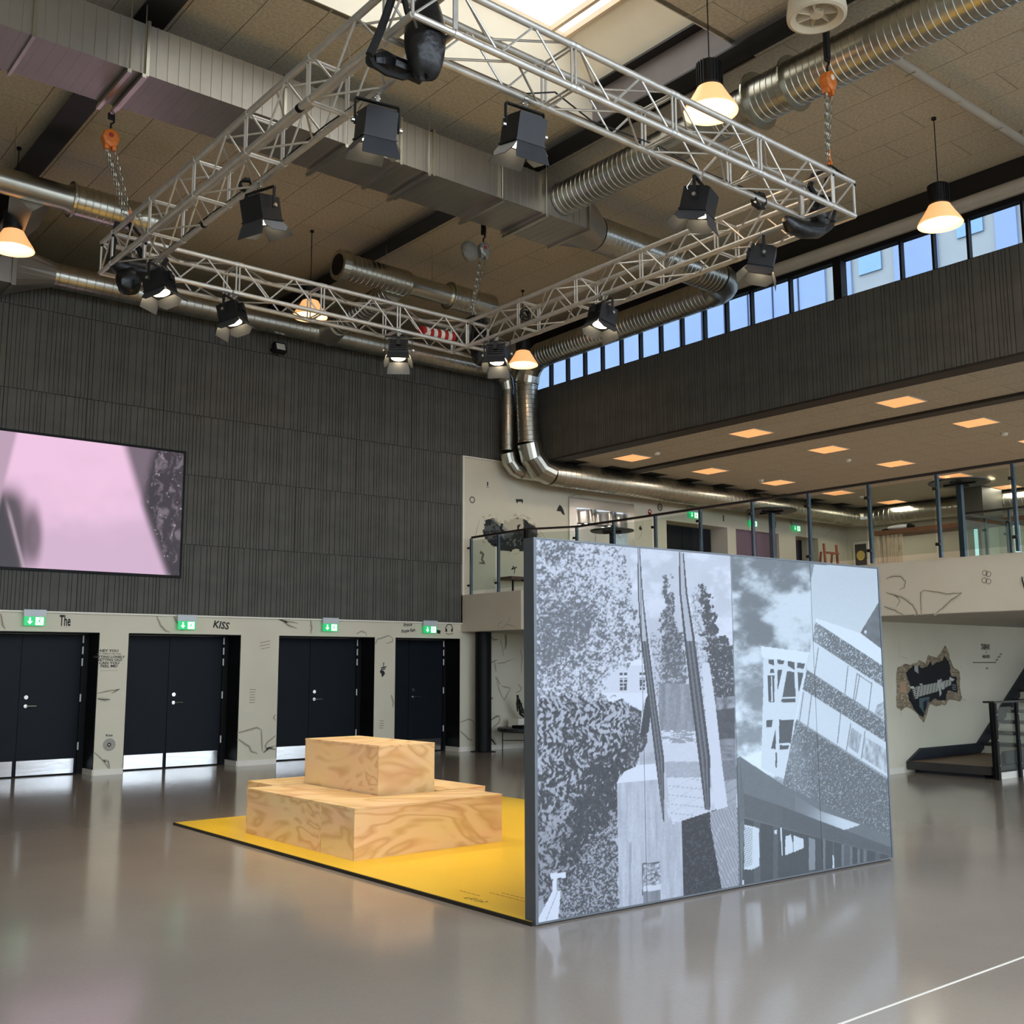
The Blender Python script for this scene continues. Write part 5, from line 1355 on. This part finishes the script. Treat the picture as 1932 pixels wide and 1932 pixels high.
# gallery wall drawings
b = MB(); ribbon(b, PA, [(920, 909), (920, 917)], .03, .03); ribbon(b, PA, [(917, 919), (923, 920)], .008, .008); part('note_drawing', b, ink, wall_back)
for (x, y, r) in ((891, 943, .07), (1245, 957, .09)): part('emblem_drawing', disc_on(PA, x, y, r, 20, r*.62), ink_soft, wall_back); 
ribs = MB(); ribbon(ribs, PA, [(1241, 961), (1245, 956), (1249, 953)], .02, .02); ribbon(ribs, PA, [(1242, 955), (1248, 960)], .02, .02); part('emblem_drawing', ribs, ink_soft, wall_back)
silhouette('creature_drawing', [(973, 941), (977, 942), (981, 941.5), (986, 942), (987, 946), (985, 951), (984, 946), (981, 947), (978, 946), (976, 950), (974, 947)], PA, ink, wall_back)
silhouette('creature_drawing', [(1053, 957), (1056, 952), (1060, 956), (1063, 962), (1066, 972), (1061, 970), (1058, 965), (1050, 964)], PA, ink, wall_back)
b = disc_on(PA, 1226, 965, .055, 16, .03); ribbon(b, PA, [(1224, 966), (1225, 971), (1229, 970)], .05, .05); part('mouth_drawing', b, red_m, wall_back)
silhouette('figure_drawing', [(1208, 991), (1210, 995), (1212, 998), (1208, 1001), (1205, 997)], PA, ink, wall_back)
b = MB(); ribbon(b, PA, [(969, 1068), (966, 1075)], .03, .015); ribbon(b, PA, [(972, 1070), (970, 1083)], .025, .015); ribbon(b, PA, [(965, 1074), (975, 1070)], .03, .02); part('figure_drawing', b, ink, wall_back)
b = MB(); ribbon(b, PA, [(906, 1041), (912, 1046), (909, 1056), (915, 1063), (904, 1062)], .06, .03); part('figure_drawing', b, ink_soft, wall_back)
for pts in (((895, 1018), (900, 1000), (905, 980)), ((1075, 926), (1078, 936), (1090, 932), (1100, 938)), ((1193, 934), (1192, 950)), ((1203, 1020), (1210, 1008), (1213, 975)), ((1018, 1000), (1028, 1015)), ((1550, 1000), (1560, 985), (1580, 975), (1572, 1000), (1556, 1012)), ((1585, 985), (1585, 1010))):
    crack(pts, wall_back, PA, .022, soft=False)
for (x, y) in ((1365, 978), (1463, 990), (1603, 1003)): 
    b = MB(); ribbon(b, PA, [(x, y-6), (x, y+6)], .06, .05); part('small_lettering', b, ink_soft, wall_back)

# mural: dark hole with a stage crowd, on the gallery wall
def paint_crowd(px, py):
    x, y = px, py; n1 = fbm(x/6, y/6, 3); n2 = fbm(x/14, y/12, 6)
    jx, jy = x+(n1-.5)*8, y+(fbm(x/7, y/7, 9)-.5)*8
    hole = inpoly(jx, jy, ((914, 982), (922, 978), (930, 977), (938, 982), (946, 986), (958, 984), (966, 980), (978, 976), (988, 980), (998, 986), (1008, 992), (1014, 1000), (1016, 1014), (1006, 1022), (996, 1038), (982, 1040), (972, 1036), (962, 1042), (948, 1040), (938, 1032), (926, 1030), (918, 1020), (910, 1004)))
    c = np.zeros(x.shape+(3,))+G((38, 40, 40))
    pale = inpoly(jx, jy, ((930, 979), (950, 985), (970, 978), (985, 978), (988, 1000), (968, 1006), (952, 1000), (940, 990)))
    c = np.where(pale[..., None], G((186, 180, 156)), c)
    c = np.where((inpoly(x, y, ((926, 979), (932, 980), (960, 1000), (954, 1002))))[..., None], G((150, 150, 140)), c)
    c = np.where(((n2 > .55) & ~pale & (y < 1018))[..., None], G((84, 88, 86)), c)
    c = np.where((inpoly(jx, jy, ((944, 984), (949, 985), (951, 1006), (945, 1008))) | inpoly(jx, jy, ((976, 990), (981, 989), (982, 1010), (977, 1010))))[..., None], G((22, 22, 22)), c)
    c = np.where(((n1 > .62) & (y > 1008) & (y < 1030) & (np.abs(x-965) < 18))[..., None], G((120, 126, 122)), c)
    ring = inpoly(x+(n1-.5)*5, y+(n1-.5)*5, ((908, 974), (925, 966), (945, 976), (960, 976), (976, 966), (1000, 976), (1012, 990), (1024, 1016), (1004, 1030), (985, 1046), (960, 1048), (940, 1042), (914, 1032), (903, 1004)))
    c = np.where((ring & ~hole)[..., None], G((196, 186, 158))*(.78+.3*n1[..., None]), c)
    return c, hole | (ring & ((n1 > .56)))
p0 = ony(895, 1052, YA-.004); p1 = ony(1030, 960, YA-.004)
grid_print('crowd_mural', (p0[0], YA-.004, p0[2]-.05), (p1[0]-p0[0], 0, 0), (0, 0, p1[2]-p0[2]+.15), 150, 110, paint_crowd, mural_m, wall_back)

# mural: broken plaster hole with a guitar neck, on the wall under the gallery
def paint_guitar(px, py):
    x, y = px, py; n1 = fbm(x/7, y/7, 3); n2 = fbm(x/3, y/3, 4, 3)
    jx, jy = x+(n1-.5)*3.5, y+(fbm(x/7, y/7, 12)-.5)*3.5
    u_ = lambda q: tuple((1660+a/8.05, 1190+b/8.05) for a, b in q)
    outer = inpoly(jx, jy, u_(((250, 640), (265, 560), (330, 530), (370, 500), (480, 510), (560, 480), (600, 445), (690, 490), (735, 360), (780, 380), (860, 400), (930, 310), (980, 230), (1040, 280), (1070, 440), (1110, 540), (1180, 590), (1215, 620), (1225, 900), (1250, 1010), (1225, 1080), (1080, 1050), (1040, 1060), (990, 1135), (930, 1130), (850, 1150), (760, 1125), (735, 1200), (700, 1330), (670, 1400), (610, 1340), (560, 1260), (480, 1190), (400, 1165), (320, 1220), (250, 1170))))
    inner = inpoly(jx, jy, u_(((400, 640), (440, 580), (520, 530), (590, 520), (640, 570), (720, 540), (770, 460), (800, 530), (850, 490), (950, 450), (990, 380), (1040, 470), (1070, 560), (1080, 690), (1160, 700), (1180, 940), (1100, 920), (1050, 900), (1010, 960), (1000, 1050), (900, 1060), (840, 1040), (740, 1090), (660, 1310), (600, 1280), (520, 1190), (440, 1050), (430, 960), (470, 870), (430, 760))))
    br = G((142, 128, 106)); c = np.zeros(x.shape+(3,))+br*(.55+.9*n1[..., None])
    c = np.where((np.abs(((y-1190)*8.05) % 105) < 7)[..., None] & (n1 > .3)[..., None], G((92, 78, 58)), c)
    c = np.where(((n2 > .66))[..., None], G((186, 168, 134)), c)
    c = np.where(inpoly(jx, jy, u_(((300, 780), (390, 775), (410, 950), (310, 940))))[..., None], G((176, 146, 116)), c)
    blk = G((20, 22, 26)); c = np.where(inner[..., None], blk*(.8+.5*n1[..., None]), c)
    def F_(q, col):
        nonlocal c
        c = np.where((inpoly(x, y, u_(q)) & inner)[..., None], np.array(col), c)
    F_(((525, 530), (580, 520), (590, 655), (530, 610)), G((168, 172, 170)))
    F_(((600, 1030), (760, 1000), (740, 1090), (690, 1280), (600, 1150)), G((84, 100, 106)))
    F_(((660, 1080), (720, 1040), (700, 1250), (660, 1200)), G((30, 40, 48)))
    F_(((600, 800), (640, 800), (660, 830), (610, 825)), G((190, 192, 186)))
    neck = u_(((545, 850), (880, 785), (1080, 735), (1090, 820), (960, 880), (850, 930), (570, 1010)))
    nk = inpoly(x, y, neck); fret = (np.abs((((x-1660)*8.05-560)*1.0+((y-1190)*8.05-900)*.15) % 46) < 9)
    c = np.where(nk[..., None], np.where(fret[..., None], G((92, 96, 94)), G((170, 172, 160))), c)
    def S_(q, col):
        nonlocal c
        c = np.where(inpoly(x, y, u_(q))[..., None], np.array(col), c)
    S_(((470, 850), (520, 840), (560, 1040), (510, 1055)), G((52, 52, 50)))
    for k in range(6): S_(((490+k*8, 870+k*29), (535+k*8, 862+k*29), (538+k*8, 878+k*29), (494+k*8, 886+k*29)), G((206, 206, 196)))
    S_(((465, 850), (520, 842), (522, 872), (470, 880)), G((206, 206, 196)))
    S_(((880, 740), (915, 760), (905, 800), (940, 950), (910, 1000), (895, 880), (870, 800)), G((186, 188, 180)))
    S_(((925, 725), (945, 750), (920, 780), (900, 760)), G((186, 188, 180)))
    S_(((915, 800), (960, 790), (985, 880), (950, 900)), G((186, 188, 180)))
    S_(((1055, 700), (1140, 740), (1100, 770), (1060, 740)), G((200, 200, 190)))
    for k in range(3): S_(((1100, 815+k*32), (1160, 820+k*32), (1158, 835+k*32), (1100, 832+k*32)), G((120, 124, 124)))
    edge = inpoly(x+(n1-.5)*3.5+.9, y+(n1-.5)*2-.9, u_(((250, 640), (265, 560), (330, 530), (370, 500), (480, 510), (560, 480), (600, 445), (690, 490), (735, 360), (780, 380), (860, 400), (930, 310), (980, 230), (1040, 280), (1070, 440), (1110, 540), (1180, 590), (1215, 620), (1225, 900), (1250, 1010), (1225, 1080), (1080, 1050), (1040, 1060), (990, 1135), (930, 1130), (850, 1150), (760, 1125), (735, 1200), (700, 1330), (670, 1400), (610, 1340), (560, 1260), (480, 1190), (400, 1165), (320, 1220), (250, 1170))))
    c = np.where((outer & ~edge)[..., None], G((70, 60, 46)), c)
    return c, outer
GP = ('y', GY-.003)
p0 = ony(1686, 1372, GY-.003); p1 = ony(1822, 1212, GY-.003)
grid_print('guitar_mural', (p0[0]-.05, GY-.003, p0[2]-.1), (p1[0]-p0[0]+.1, 0, 0), (0, 0, p1[2]-p0[2]+.25), 220, 200, paint_guitar, mural_m, wall_center)
text_part('lettering', 'STAIRWAY', GP, 1859.5, 1221, .095, ink, wall_center, .46)
text_part('lettering', 'TO', GP, 1860.5, 1230.5, .03, ink_soft, wall_center)
text_part('lettering', 'HEAVEN', GP, 1860.5, 1239, .055, ink, wall_center, .85)
b = MB()
for q in (((1835, 1250), (1879, 1250)), ((1879, 1250.5), (1879, 1245)), ((1878.5, 1245), (1883, 1245)), ((1882.8, 1245), (1882.8, 1239.6)), ((1882.5, 1239.5), (1887, 1239.5)), ((1886.8, 1239.5), (1886.8, 1234)), ((1886.5, 1234), (1891, 1234))): ribbon(b, GP, q, .013, .013)
part('stair_drawing', b, ink, wall_center); scribble(1862.5, 1261, 1, 3, 5, .03, plane=GP, par=wall_center)
for pts, w in ((((1697, 1215), (1696, 1236), (1694, 1250)), .008), (((1697, 1237), (1712, 1243)), .008), (((1700, 1342), (1701, 1355)), .010), (((1742, 1366), (1743, 1374)), .010), (((1812, 1255), (1814, 1262)), .012), (((1814, 1318), (1823, 1322)), .014)): crack(pts, wall_center, GP, w, soft=False)

# drawn cracks on the balcony fascia (plane x = 13.0) and its far end
GPL = ('x', GX-.002)
for pts, w in ((((1672, 1092), (1684, 1087), (1700, 1088), (1708, 1097), (1706, 1108), (1697, 1113)), .03), (((1672, 1118), (1690, 1123), (1708, 1130), (1722, 1142), (1731, 1158), (1726, 1162)), .03), (((1668, 1144), (1688, 1152), (1706, 1161)), .03),
               (((1688, 1122), (1698, 1134), (1690, 1146)), .015), (((1738, 1161), (1737, 1118), (1742, 1114)), .022), (((1742, 1114), (1760, 1116), (1785, 1121), (1805, 1119), (1815, 1118)), .022), (((1814, 1119), (1795, 1132), (1778, 1147), (1762, 1161)), .03), (((1928, 1088), (1932, 1110)), .05)):
    crack(pts, floor_2, GPL, w, wig=.01)
for (x, y) in ((1858, 1081), (1865, 1083), (1857, 1095), (1865, 1097)): part('face_drawing', disc_on(GPL, x, y, .035, 14, .027), ink_soft, floor_2)
GPB = ('x', 12.378)
for pts, w in ((((948, 1172), (940, 1178), (941, 1186)), .02), (((962, 1163), (960, 1172), (955, 1177)), .02), (((945, 1187), (955, 1178), (970, 1181), (976, 1190)), .02)): crack(pts, floor_2, GPB, w, soft=False)

# =================================================================== GALLERY: LIFT, DOORS, FURNITURE
t = struct('door_5', MB().box(15.25, YA+.3, 2.95, 17.1, YA+.42, 5.12), galvdull)
part('lift_frame', MB().box(15.2, YA-.03, 2.956, 15.42, YA+.28, 5.16).box(16.94, YA-.03, 2.956, 17.16, YA+.28, 5.16).box(15.42, YA-.03, 4.94, 16.94, YA+.28, 5.16), steel, t)
part('lift_leaf', MB().box(15.42, YA+.2, 2.96, 16.175, YA+.28, 4.62), steel, t); part('lift_leaf', MB().box(16.185, YA+.2, 2.96, 16.94, YA+.28, 4.62), steel, t)
vs = []; n = 24
for k in range(n+1):
    a = k/n; yy = YA+.10+.06*math.sin(a*PI*5)
    vs += [(15.42+1.52*a, yy-.03, 4.64), (15.42+1.52*a, yy, 4.94)]
part('reflection_sheet', MB().add(vs, [(2*k, 2*k+2, 2*k+3, 2*k+1) for k in range(n)]), steel, t, True)  # wavy sheet shaped to imitate the drape-like reflection above the lift doors
spot_e = mat('downlight_glow', (1, .95, .85), .4, emit=(1, .93, .8), estr=6, var=.02)
for x in (15.8, 16.5): part('downlight', MB().tube((x, YA+.1, 4.635), (x, YA+.1, 4.628), .03, 12), spot_e, t)
for k, (a, c, z1) in enumerate(UP[1:]):
    m_ = (black_m, purple_m, black_m)[k]; yf = 17.15 if k != 1 else YA+.08
    t = struct('door_%d' % (6+k), MB().box(a, yf+.0, 2.96, c, yf+.04, z1-.001), m_)
    for (p, q) in (((a+.02, (a+c)/2-.01), ((a+c)/2+.01, c-.15)) if k < 2 else ((a+.02, c-.25),)):
        part('door_leaf', MB().box(p, yf-.03, 2.97, q, yf, z1-.05), purple_m if k == 1 else door_m, t)
# railed stair opening in the gallery
t = thing('glass_railing', 'second railing round the gallery stair opening, far right', 'railing', (17.2, 8, 2.956))
for (x, y) in ((16.72, 8.75), (17.5, 8.78), (18.3, 8.8), (16.73, 8.0), (16.74, 7.2), (16.74, 6.4)): post(x, y, 2.956, 4.02, EX, t, .02, rail_m)
part('handrail', MB().box(16.70, 5.5, 4.02, 16.76, 8.78, 4.055).box(16.76, 8.73, 4.02, 19.4, 8.79, 4.055), railtop_m, t)
part('glass_pane', MB().box(16.725, 5.5, 3.05, 16.735, 8.7, 3.95), glass, t); part('glass_pane', MB().box(16.8, 8.755, 3.05, 19.4, 8.765, 3.95), glass, t)
# high tables
def high_table(x, y, label, grp='round high tables on the gallery'):
    t = thing('high_table', label, 'table', (x, y, 2.956), 0, grp)
    part('table_top', MB().lathe([(0, 4.02), (.39, 4.02), (.40, 4.03), (.40, 4.045), (0, 4.045)], (x, y, 0), 32), railtop_m, t)
    part('top_bracket', MB().box(x-.22, y-.02, 4.0, x+.22, y+.02, 4.019).box(x-.02, y-.22, 4.0, x+.02, y+.22, 4.019), black_m, t)
    part('column', MB().box(x-.035, y-.035, 2.97, x+.035, y+.035, 4.0), rail_m, t)
    part('foot_plate', MB().lathe([(0, 2.957), (.28, 2.957), (.28, 2.97), (0, 2.975)], (x, y, 0), 24), black_m, t)
high_table(13.75, 7.22, 'round black high table on the gallery, rightmost and nearest')
high_table(13.95, 10.47, 'round black high table on the gallery, between the other two')
high_table(13.75, 13.87, 'round black high table on the gallery in front of the lift')
# low bench by the mural
t = thing('wall_bench', 'dark red-brown shelf table under the crowd mural on the gallery', 'table', (13.6, 16.3, 2.956))
part('table_top', MB().box(13.2, 16.1, 3.27, 14.1, 16.5, 3.33), mat('bench_redbrown', srgb(84, 48, 36), .5, var=.15, vscale=6), t)
for (x, y) in ((13.4, 16.3), (13.9, 16.3)): part('leg', MB().box(x-.015, y-.015, 2.957, x+.015, y+.015, 3.27), black_m, t)
# wooden step ladder
t = thing('step_ladder', 'orange-brown wooden step ladder near the far gallery wall', 'ladder', (22.7, 15.3, 2.956))
lad = mat('ladder_wood', srgb(150, 88, 62), .6, var=.15, vscale=5)
for (dx, s) in ((-.26, 0), (.26, 0)):
    part('stile', MB().obox((22.72+dx, 15.3, 3.75), (.028, 0, 0), (0, .02, .0), (0, .04, .79)), lad, t)
    part('stile', MB().obox((22.80+dx*.9, 15.6, 3.66), (.022, 0, 0), (0, .02, .0), (0, -.10, .70)), lad, t)
for k in range(5): z = 3.2+k*.28; part('rung', MB().box(22.48, 15.25, z-.03, 22.96, 15.30, z+.02), lad, t)
# partition with long wooden shelf
t = thing('cloakroom_shelf', 'long brown wooden shelf on a slatted partition, far gallery', 'shelf', (21.2, 12, 2.956))
part('shelf_board', MB().box(21.0, 8.9, 4.40, 21.6, 13.05, 4.50), wood_shelf, t)
sl_m = mat('pale_slats', srgb(190, 172, 146), .6, var=.1, vscale=8)
for k in range(6): part('slat', MB().box(21.05+.08*k, 12.98, 2.957, 21.11+.08*k, 13.03, 4.399), sl_m, t)
for k in range(5): part('slat', MB().box(21.06, 12.42+.1*k, 2.957, 21.09, 12.49+.1*k, 4.399), sl_m, t)
t = thing('bicycle_helmet', 'white and black helmet lying on the long wooden shelf', 'helmet', (21.2, 12.55, 4.5))
b = blob((21.2, 12.55, 4.555), .13, .28, .055, 5, amp=.04)
part('shell', b, mat('helmet_white', srgb(225, 225, 225), .3, var=.05, vscale=6), t, True)
part('dark_rim', blob((21.2, 12.28, 4.56), .10, .09, .058, 6, amp=.04), black_m, t, True); part('dark_rim', blob((21.2, 12.86, 4.53), .07, .12, .028, 7, amp=.04), black_m, t, True)
# pale pier and windows at the end of the gallery
b = MB().box(24.9, 12.42, 2.957, 25.39, 12.60, 5.69).box(24.95, 12.40, 4.9, 25.39, 12.42, 5.69)
struct('trim_3', b, cream)
struct('trim_4', MB().box(23.9, 12.02, 4.87, 24.85, 12.62, 5.70), mat('vent_box_grey', srgb(84, 84, 78), .5, .4, var=.1, vscale=3))
day = mat('daylight_pane', srgb(200, 240, 245), .4, emit=srgb(190, 235, 240), estr=1.0, var=.02)  # panes glow to stand for daylight; the wall behind them is closed
for k, (ya, yb_) in enumerate(((12.93, 13.03), (11.9, 12.04), (11.4, 11.5))):
    w_ = struct('window_%d' % (4+k), MB().box(WX-.03, ya-.03, 2.96, WX-.001, ya, 5.09).box(WX-.03, yb_, 2.96, WX-.001, yb_+.03, 5.09).box(WX-.03, ya, 5.06, WX-.001, yb_, 5.09), cream)
    part('pane', MB().box(WX-.02, ya, 2.96, WX-.004, yb_, 5.06), day, w_)
dd = struct('door_9', MB().box(WX-.05, 15.94, 2.957, WX-.001, 16.40, 4.87), white_trim)
part('door_leaf', MB().box(WX-.06, 16.0, 2.96, WX-.0501, 16.34, 4.80), mat('door_grey_dark', srgb(70, 66, 62), .5, var=.1, vscale=3), dd)
part('wall_sign', disc_on(('x', WX-.07), 1624, 1048, .13, 24), mat('sign_yellow', srgb(226, 198, 110), .5, var=.04), dd)
scribble(1697, 1030, 4, 3, 10, .05, m=ink, plane=('x', WX-.004), par=wall_gallery)
# smoke detectors on the gallery ceiling
for k, (x, y) in enumerate(((1600, 868), (1436, 906), (1625, 937), (1895, 818), (1240, 855))):
    p = onz(x, y, 5.69)
    single('smoke_detector', MB().lathe([(0, 5.645), (.045, 5.65), (.06, 5.68), (.06, 5.699), (0, 5.699)], (p[0], p[1], 0), 16), white_trim, 'small white detector on gallery ceiling, %s' % ('near the fourth light column', 'beside a light at third column', 'far back near the round duct', 'at the right image edge', 'nearest the corner duct')[k], 'detector', 'white detectors on the gallery ceiling', smooth=True)

# =================================================================== STAIR UNDER THE GALLERY
t = thing('staircase', 'dark open staircase with pale risers rising right beside the guitar wall', 'staircase', (17, 8.3, 0))
nav = mat('stair_navy', srgb(26, 34, 44), .4, var=.1, vscale=3); tread_m = mat('tread_dark', srgb(44, 42, 42), .5, var=.15, vscale=5)
part('landing', MB().box(15.05, 7.72, .06, 17.4, GY-.02, .17), mat('landing_wood', srgb(132, 104, 78), .5, var=.15, vscale=4, stretch=(8, 1, 1)), t)
part('plinth', MB().box(15.25, 7.9, 0, 17.4, GY-.02, .059), nav, t)
part('landing_nosing', MB().box(15.02, 7.70, .055, 15.049, GY-.02, .172).box(15.05, 7.69, .055, 17.4, 7.719, .172), tread_m, t)
part('wall_skirting', MB().prism([(15.05, .173), (15.42, .34), (17.15, .335), (19.6, 1.95), (19.6, 1.6), (17.2, .173)], 1, GY-.045, GY-.004), nav, t)
rise, run = .168, .27
for k in range(9):
    x = 17.3+k*run; z = .17+(k+1)*rise
    part('tread', MB().box(x-.02, 7.80, z-.045, x+run+.02, GY-.05, z), tread_m, t)
    part('riser', MB().box(x+.02, 7.83, z-rise+.0, x+.035, GY-.05, z-.046), ink_light, t)
part('stringer', MB().prism([(15.55, .0), (15.55, .35), (17.2, .36), (19.8, 1.98), (20.1, 1.72), (17.5, .0)], 1, 7.73, 7.79), nav, t)
part('pale_edge', MB().box(15.15, 7.60, 0, 17.0, 7.66, .09), white_trim, t)
t = thing('stair_railing', 'black posts and glass railing in front of the staircase', 'railing', (16, 7.6, 0))
for (x, y) in ((15.09, 7.66), (14.98, 7.56), (15.62, 7.56), (16.6, 7.56), (17.6, 7.56)):
    p = part('post', MB().box(x-.03, y-.02, 0, x+.03, y+.02, 1.06), black_m, t)
    for z in (.2, .55, .9): part('bolt', MB().tube((x, y-.02, z), (x, y-.03, z), .010, 8), chrome, p)
part('handrail', MB().box(14.93, 7.53, 1.06, 18.5, 7.60, 1.085).box(14.93, 7.60, 1.06, 15.13, 7.70, 1.085), railtop_m, t)
part('glass_pane', MB().box(15.05, 7.575, .12, 15.58, 7.585, 1.0), glass, t); part('glass_pane', MB().box(15.66, 7.575, .12, 16.56, 7.585, 1.0), glass, t)

# =================================================================== SIDE TABLE WITH A SMALL SCULPTURE
t = thing('side_table', 'low black side table with thin legs against the wall', 'table', (13.45, 16.0, 0))
part('table_top', MB().lathe([(0, .36), (.54, .36), (.56, .38), (.56, .43), (.54, .44), (0, .44)], (13.48, 16.0, 0), 32), mat('table_black', srgb(36, 38, 38), .4, var=.1, vscale=5), t)
for a in (0, 1, 2, 3):
    an = PI/4+a*PI/2; x, y = 13.48+.46*math.cos(an), 16.0+.46*math.sin(an)
    part('leg', MB().tube((x, y, 0), (x, y, .36), .010, 8), black_m, t)
part('leg_brace', MB().tube((13.48-.325, 16.0-.325, .19), (13.48+.325, 16.0+.325, .19), .008, 6).tube((13.48-.325, 16.325, .19), (13.48+.325, 15.675, .19), .008, 6), black_m, t)
t = thing('book_pack', 'black and yellow boxed book lying on the low side table', 'book', (13.3, 15.8, .44))
part('cover', MB().box(13.08, 15.65, .441, 13.42, 15.95, .49), black_m, t)
part('yellow_band', MB().box(13.26, 15.647, .442, 13.36, 15.649, .489), mat('band_yellow', srgb(196, 200, 60), .5, var=.05), t)
single('display_plinth', MB().box(13.36, 16.1, .441, 13.9, 16.4, .60), white_trim, 'small white plinth under the dark figure on the side table', 'plinth')
t = thing('figurine', 'small dark kneeling figurine on the white plinth', 'figurine', (13.5, 16.2, .60))
me = bpy.data.meshes.new('body')
J = [(13.55, 16.22, .74), (13.50, 16.22, .84), (13.46, 16.22, .93), (13.44, 16.21, 1.0), (13.43, 16.21, 1.05), (13.40, 16.17, .86), (13.42, 16.15, .76), (13.47, 16.27, .85), (13.50, 16.29, .72), (13.46, 16.17, .68), (13.58, 16.17, .62), (13.64, 16.26, .70), (13.70, 16.27, .62)]
Ed = [(0, 1), (1, 2), (2, 3), (3, 4), (2, 5), (5, 6), (2, 7), (7, 8), (0, 9), (9, 10), (0, 11), (11, 12)]
me.from_pydata([tuple(np.array(p)-off(t)) for p in J], Ed, []); me.materials.append(mat('figurine_bronze', srgb(34, 30, 28), .35, .3, var=.2, vscale=20))
o = link('body', me, t); OFF[o.name] = off(t)
mod(o, 'SKIN'); 
for i, r_ in enumerate((.045, .042, .045, .02, .036, .016, .012, .016, .012, .028, .018, .028, .02)): me.skin_vertices[0].data[i].radius = (r_, r_)
me.skin_vertices[0].data[0].use_root = True
mod(o, 'SUBSURF', levels=1, render_levels=2)

# =================================================================== OUTSIDE THE CLERESTORY
gp = MB().box(-60, -60, -.3, 120, 80, -.2)
struct('trim_5', gp, mat('outside_paving', srgb(150, 146, 138), .9, var=.1, vscale=.5))
t = thing('office_building', 'blue and pale office facade seen through the clerestory windows', 'building', (33, 20, -.2))
blue_m = mat('facade_blue', srgb(128, 146, 176), .5, var=.05, vscale=.5); pale_m = mat('facade_pale', srgb(150, 152, 146), .7, var=.08, vscale=.6)
line_m = mat('facade_joint', srgb(30, 40, 60), .6, var=.05)
part('facade', MB().box(33.1, -6, -.2, 36, 64, 26), pale_m, t)
k = 0; y = 22.0
while y < 60:
    part('facade_panel', MB().box(33.0, y, 8, 33.1, y+1.13, 26), blue_m, t); part('facade_joint', MB().box(32.97, y+1.13, 8, 33.12, y+1.18, 26), line_m, t); y += 1.18
for (ya, yb_) in ((20.9, 21.6), (17.6, 19.2), (14.9, 15.6), (12.4, 13.4), (9, 10)):
    part('facade_panel', MB().box(33.0, ya, 8, 33.1, yb_, 26), blue_m, t)
for (ya, za) in ((16.0, 15.6), (19.7, 15.4), (13.7, 15.6), (10.7, 15.6)):
    part('facade_window', MB().box(33.02, ya, za, 33.09, ya+.9, za+1.5), mat('facade_glass', srgb(120, 150, 175), .15, .2, var=.05), t)
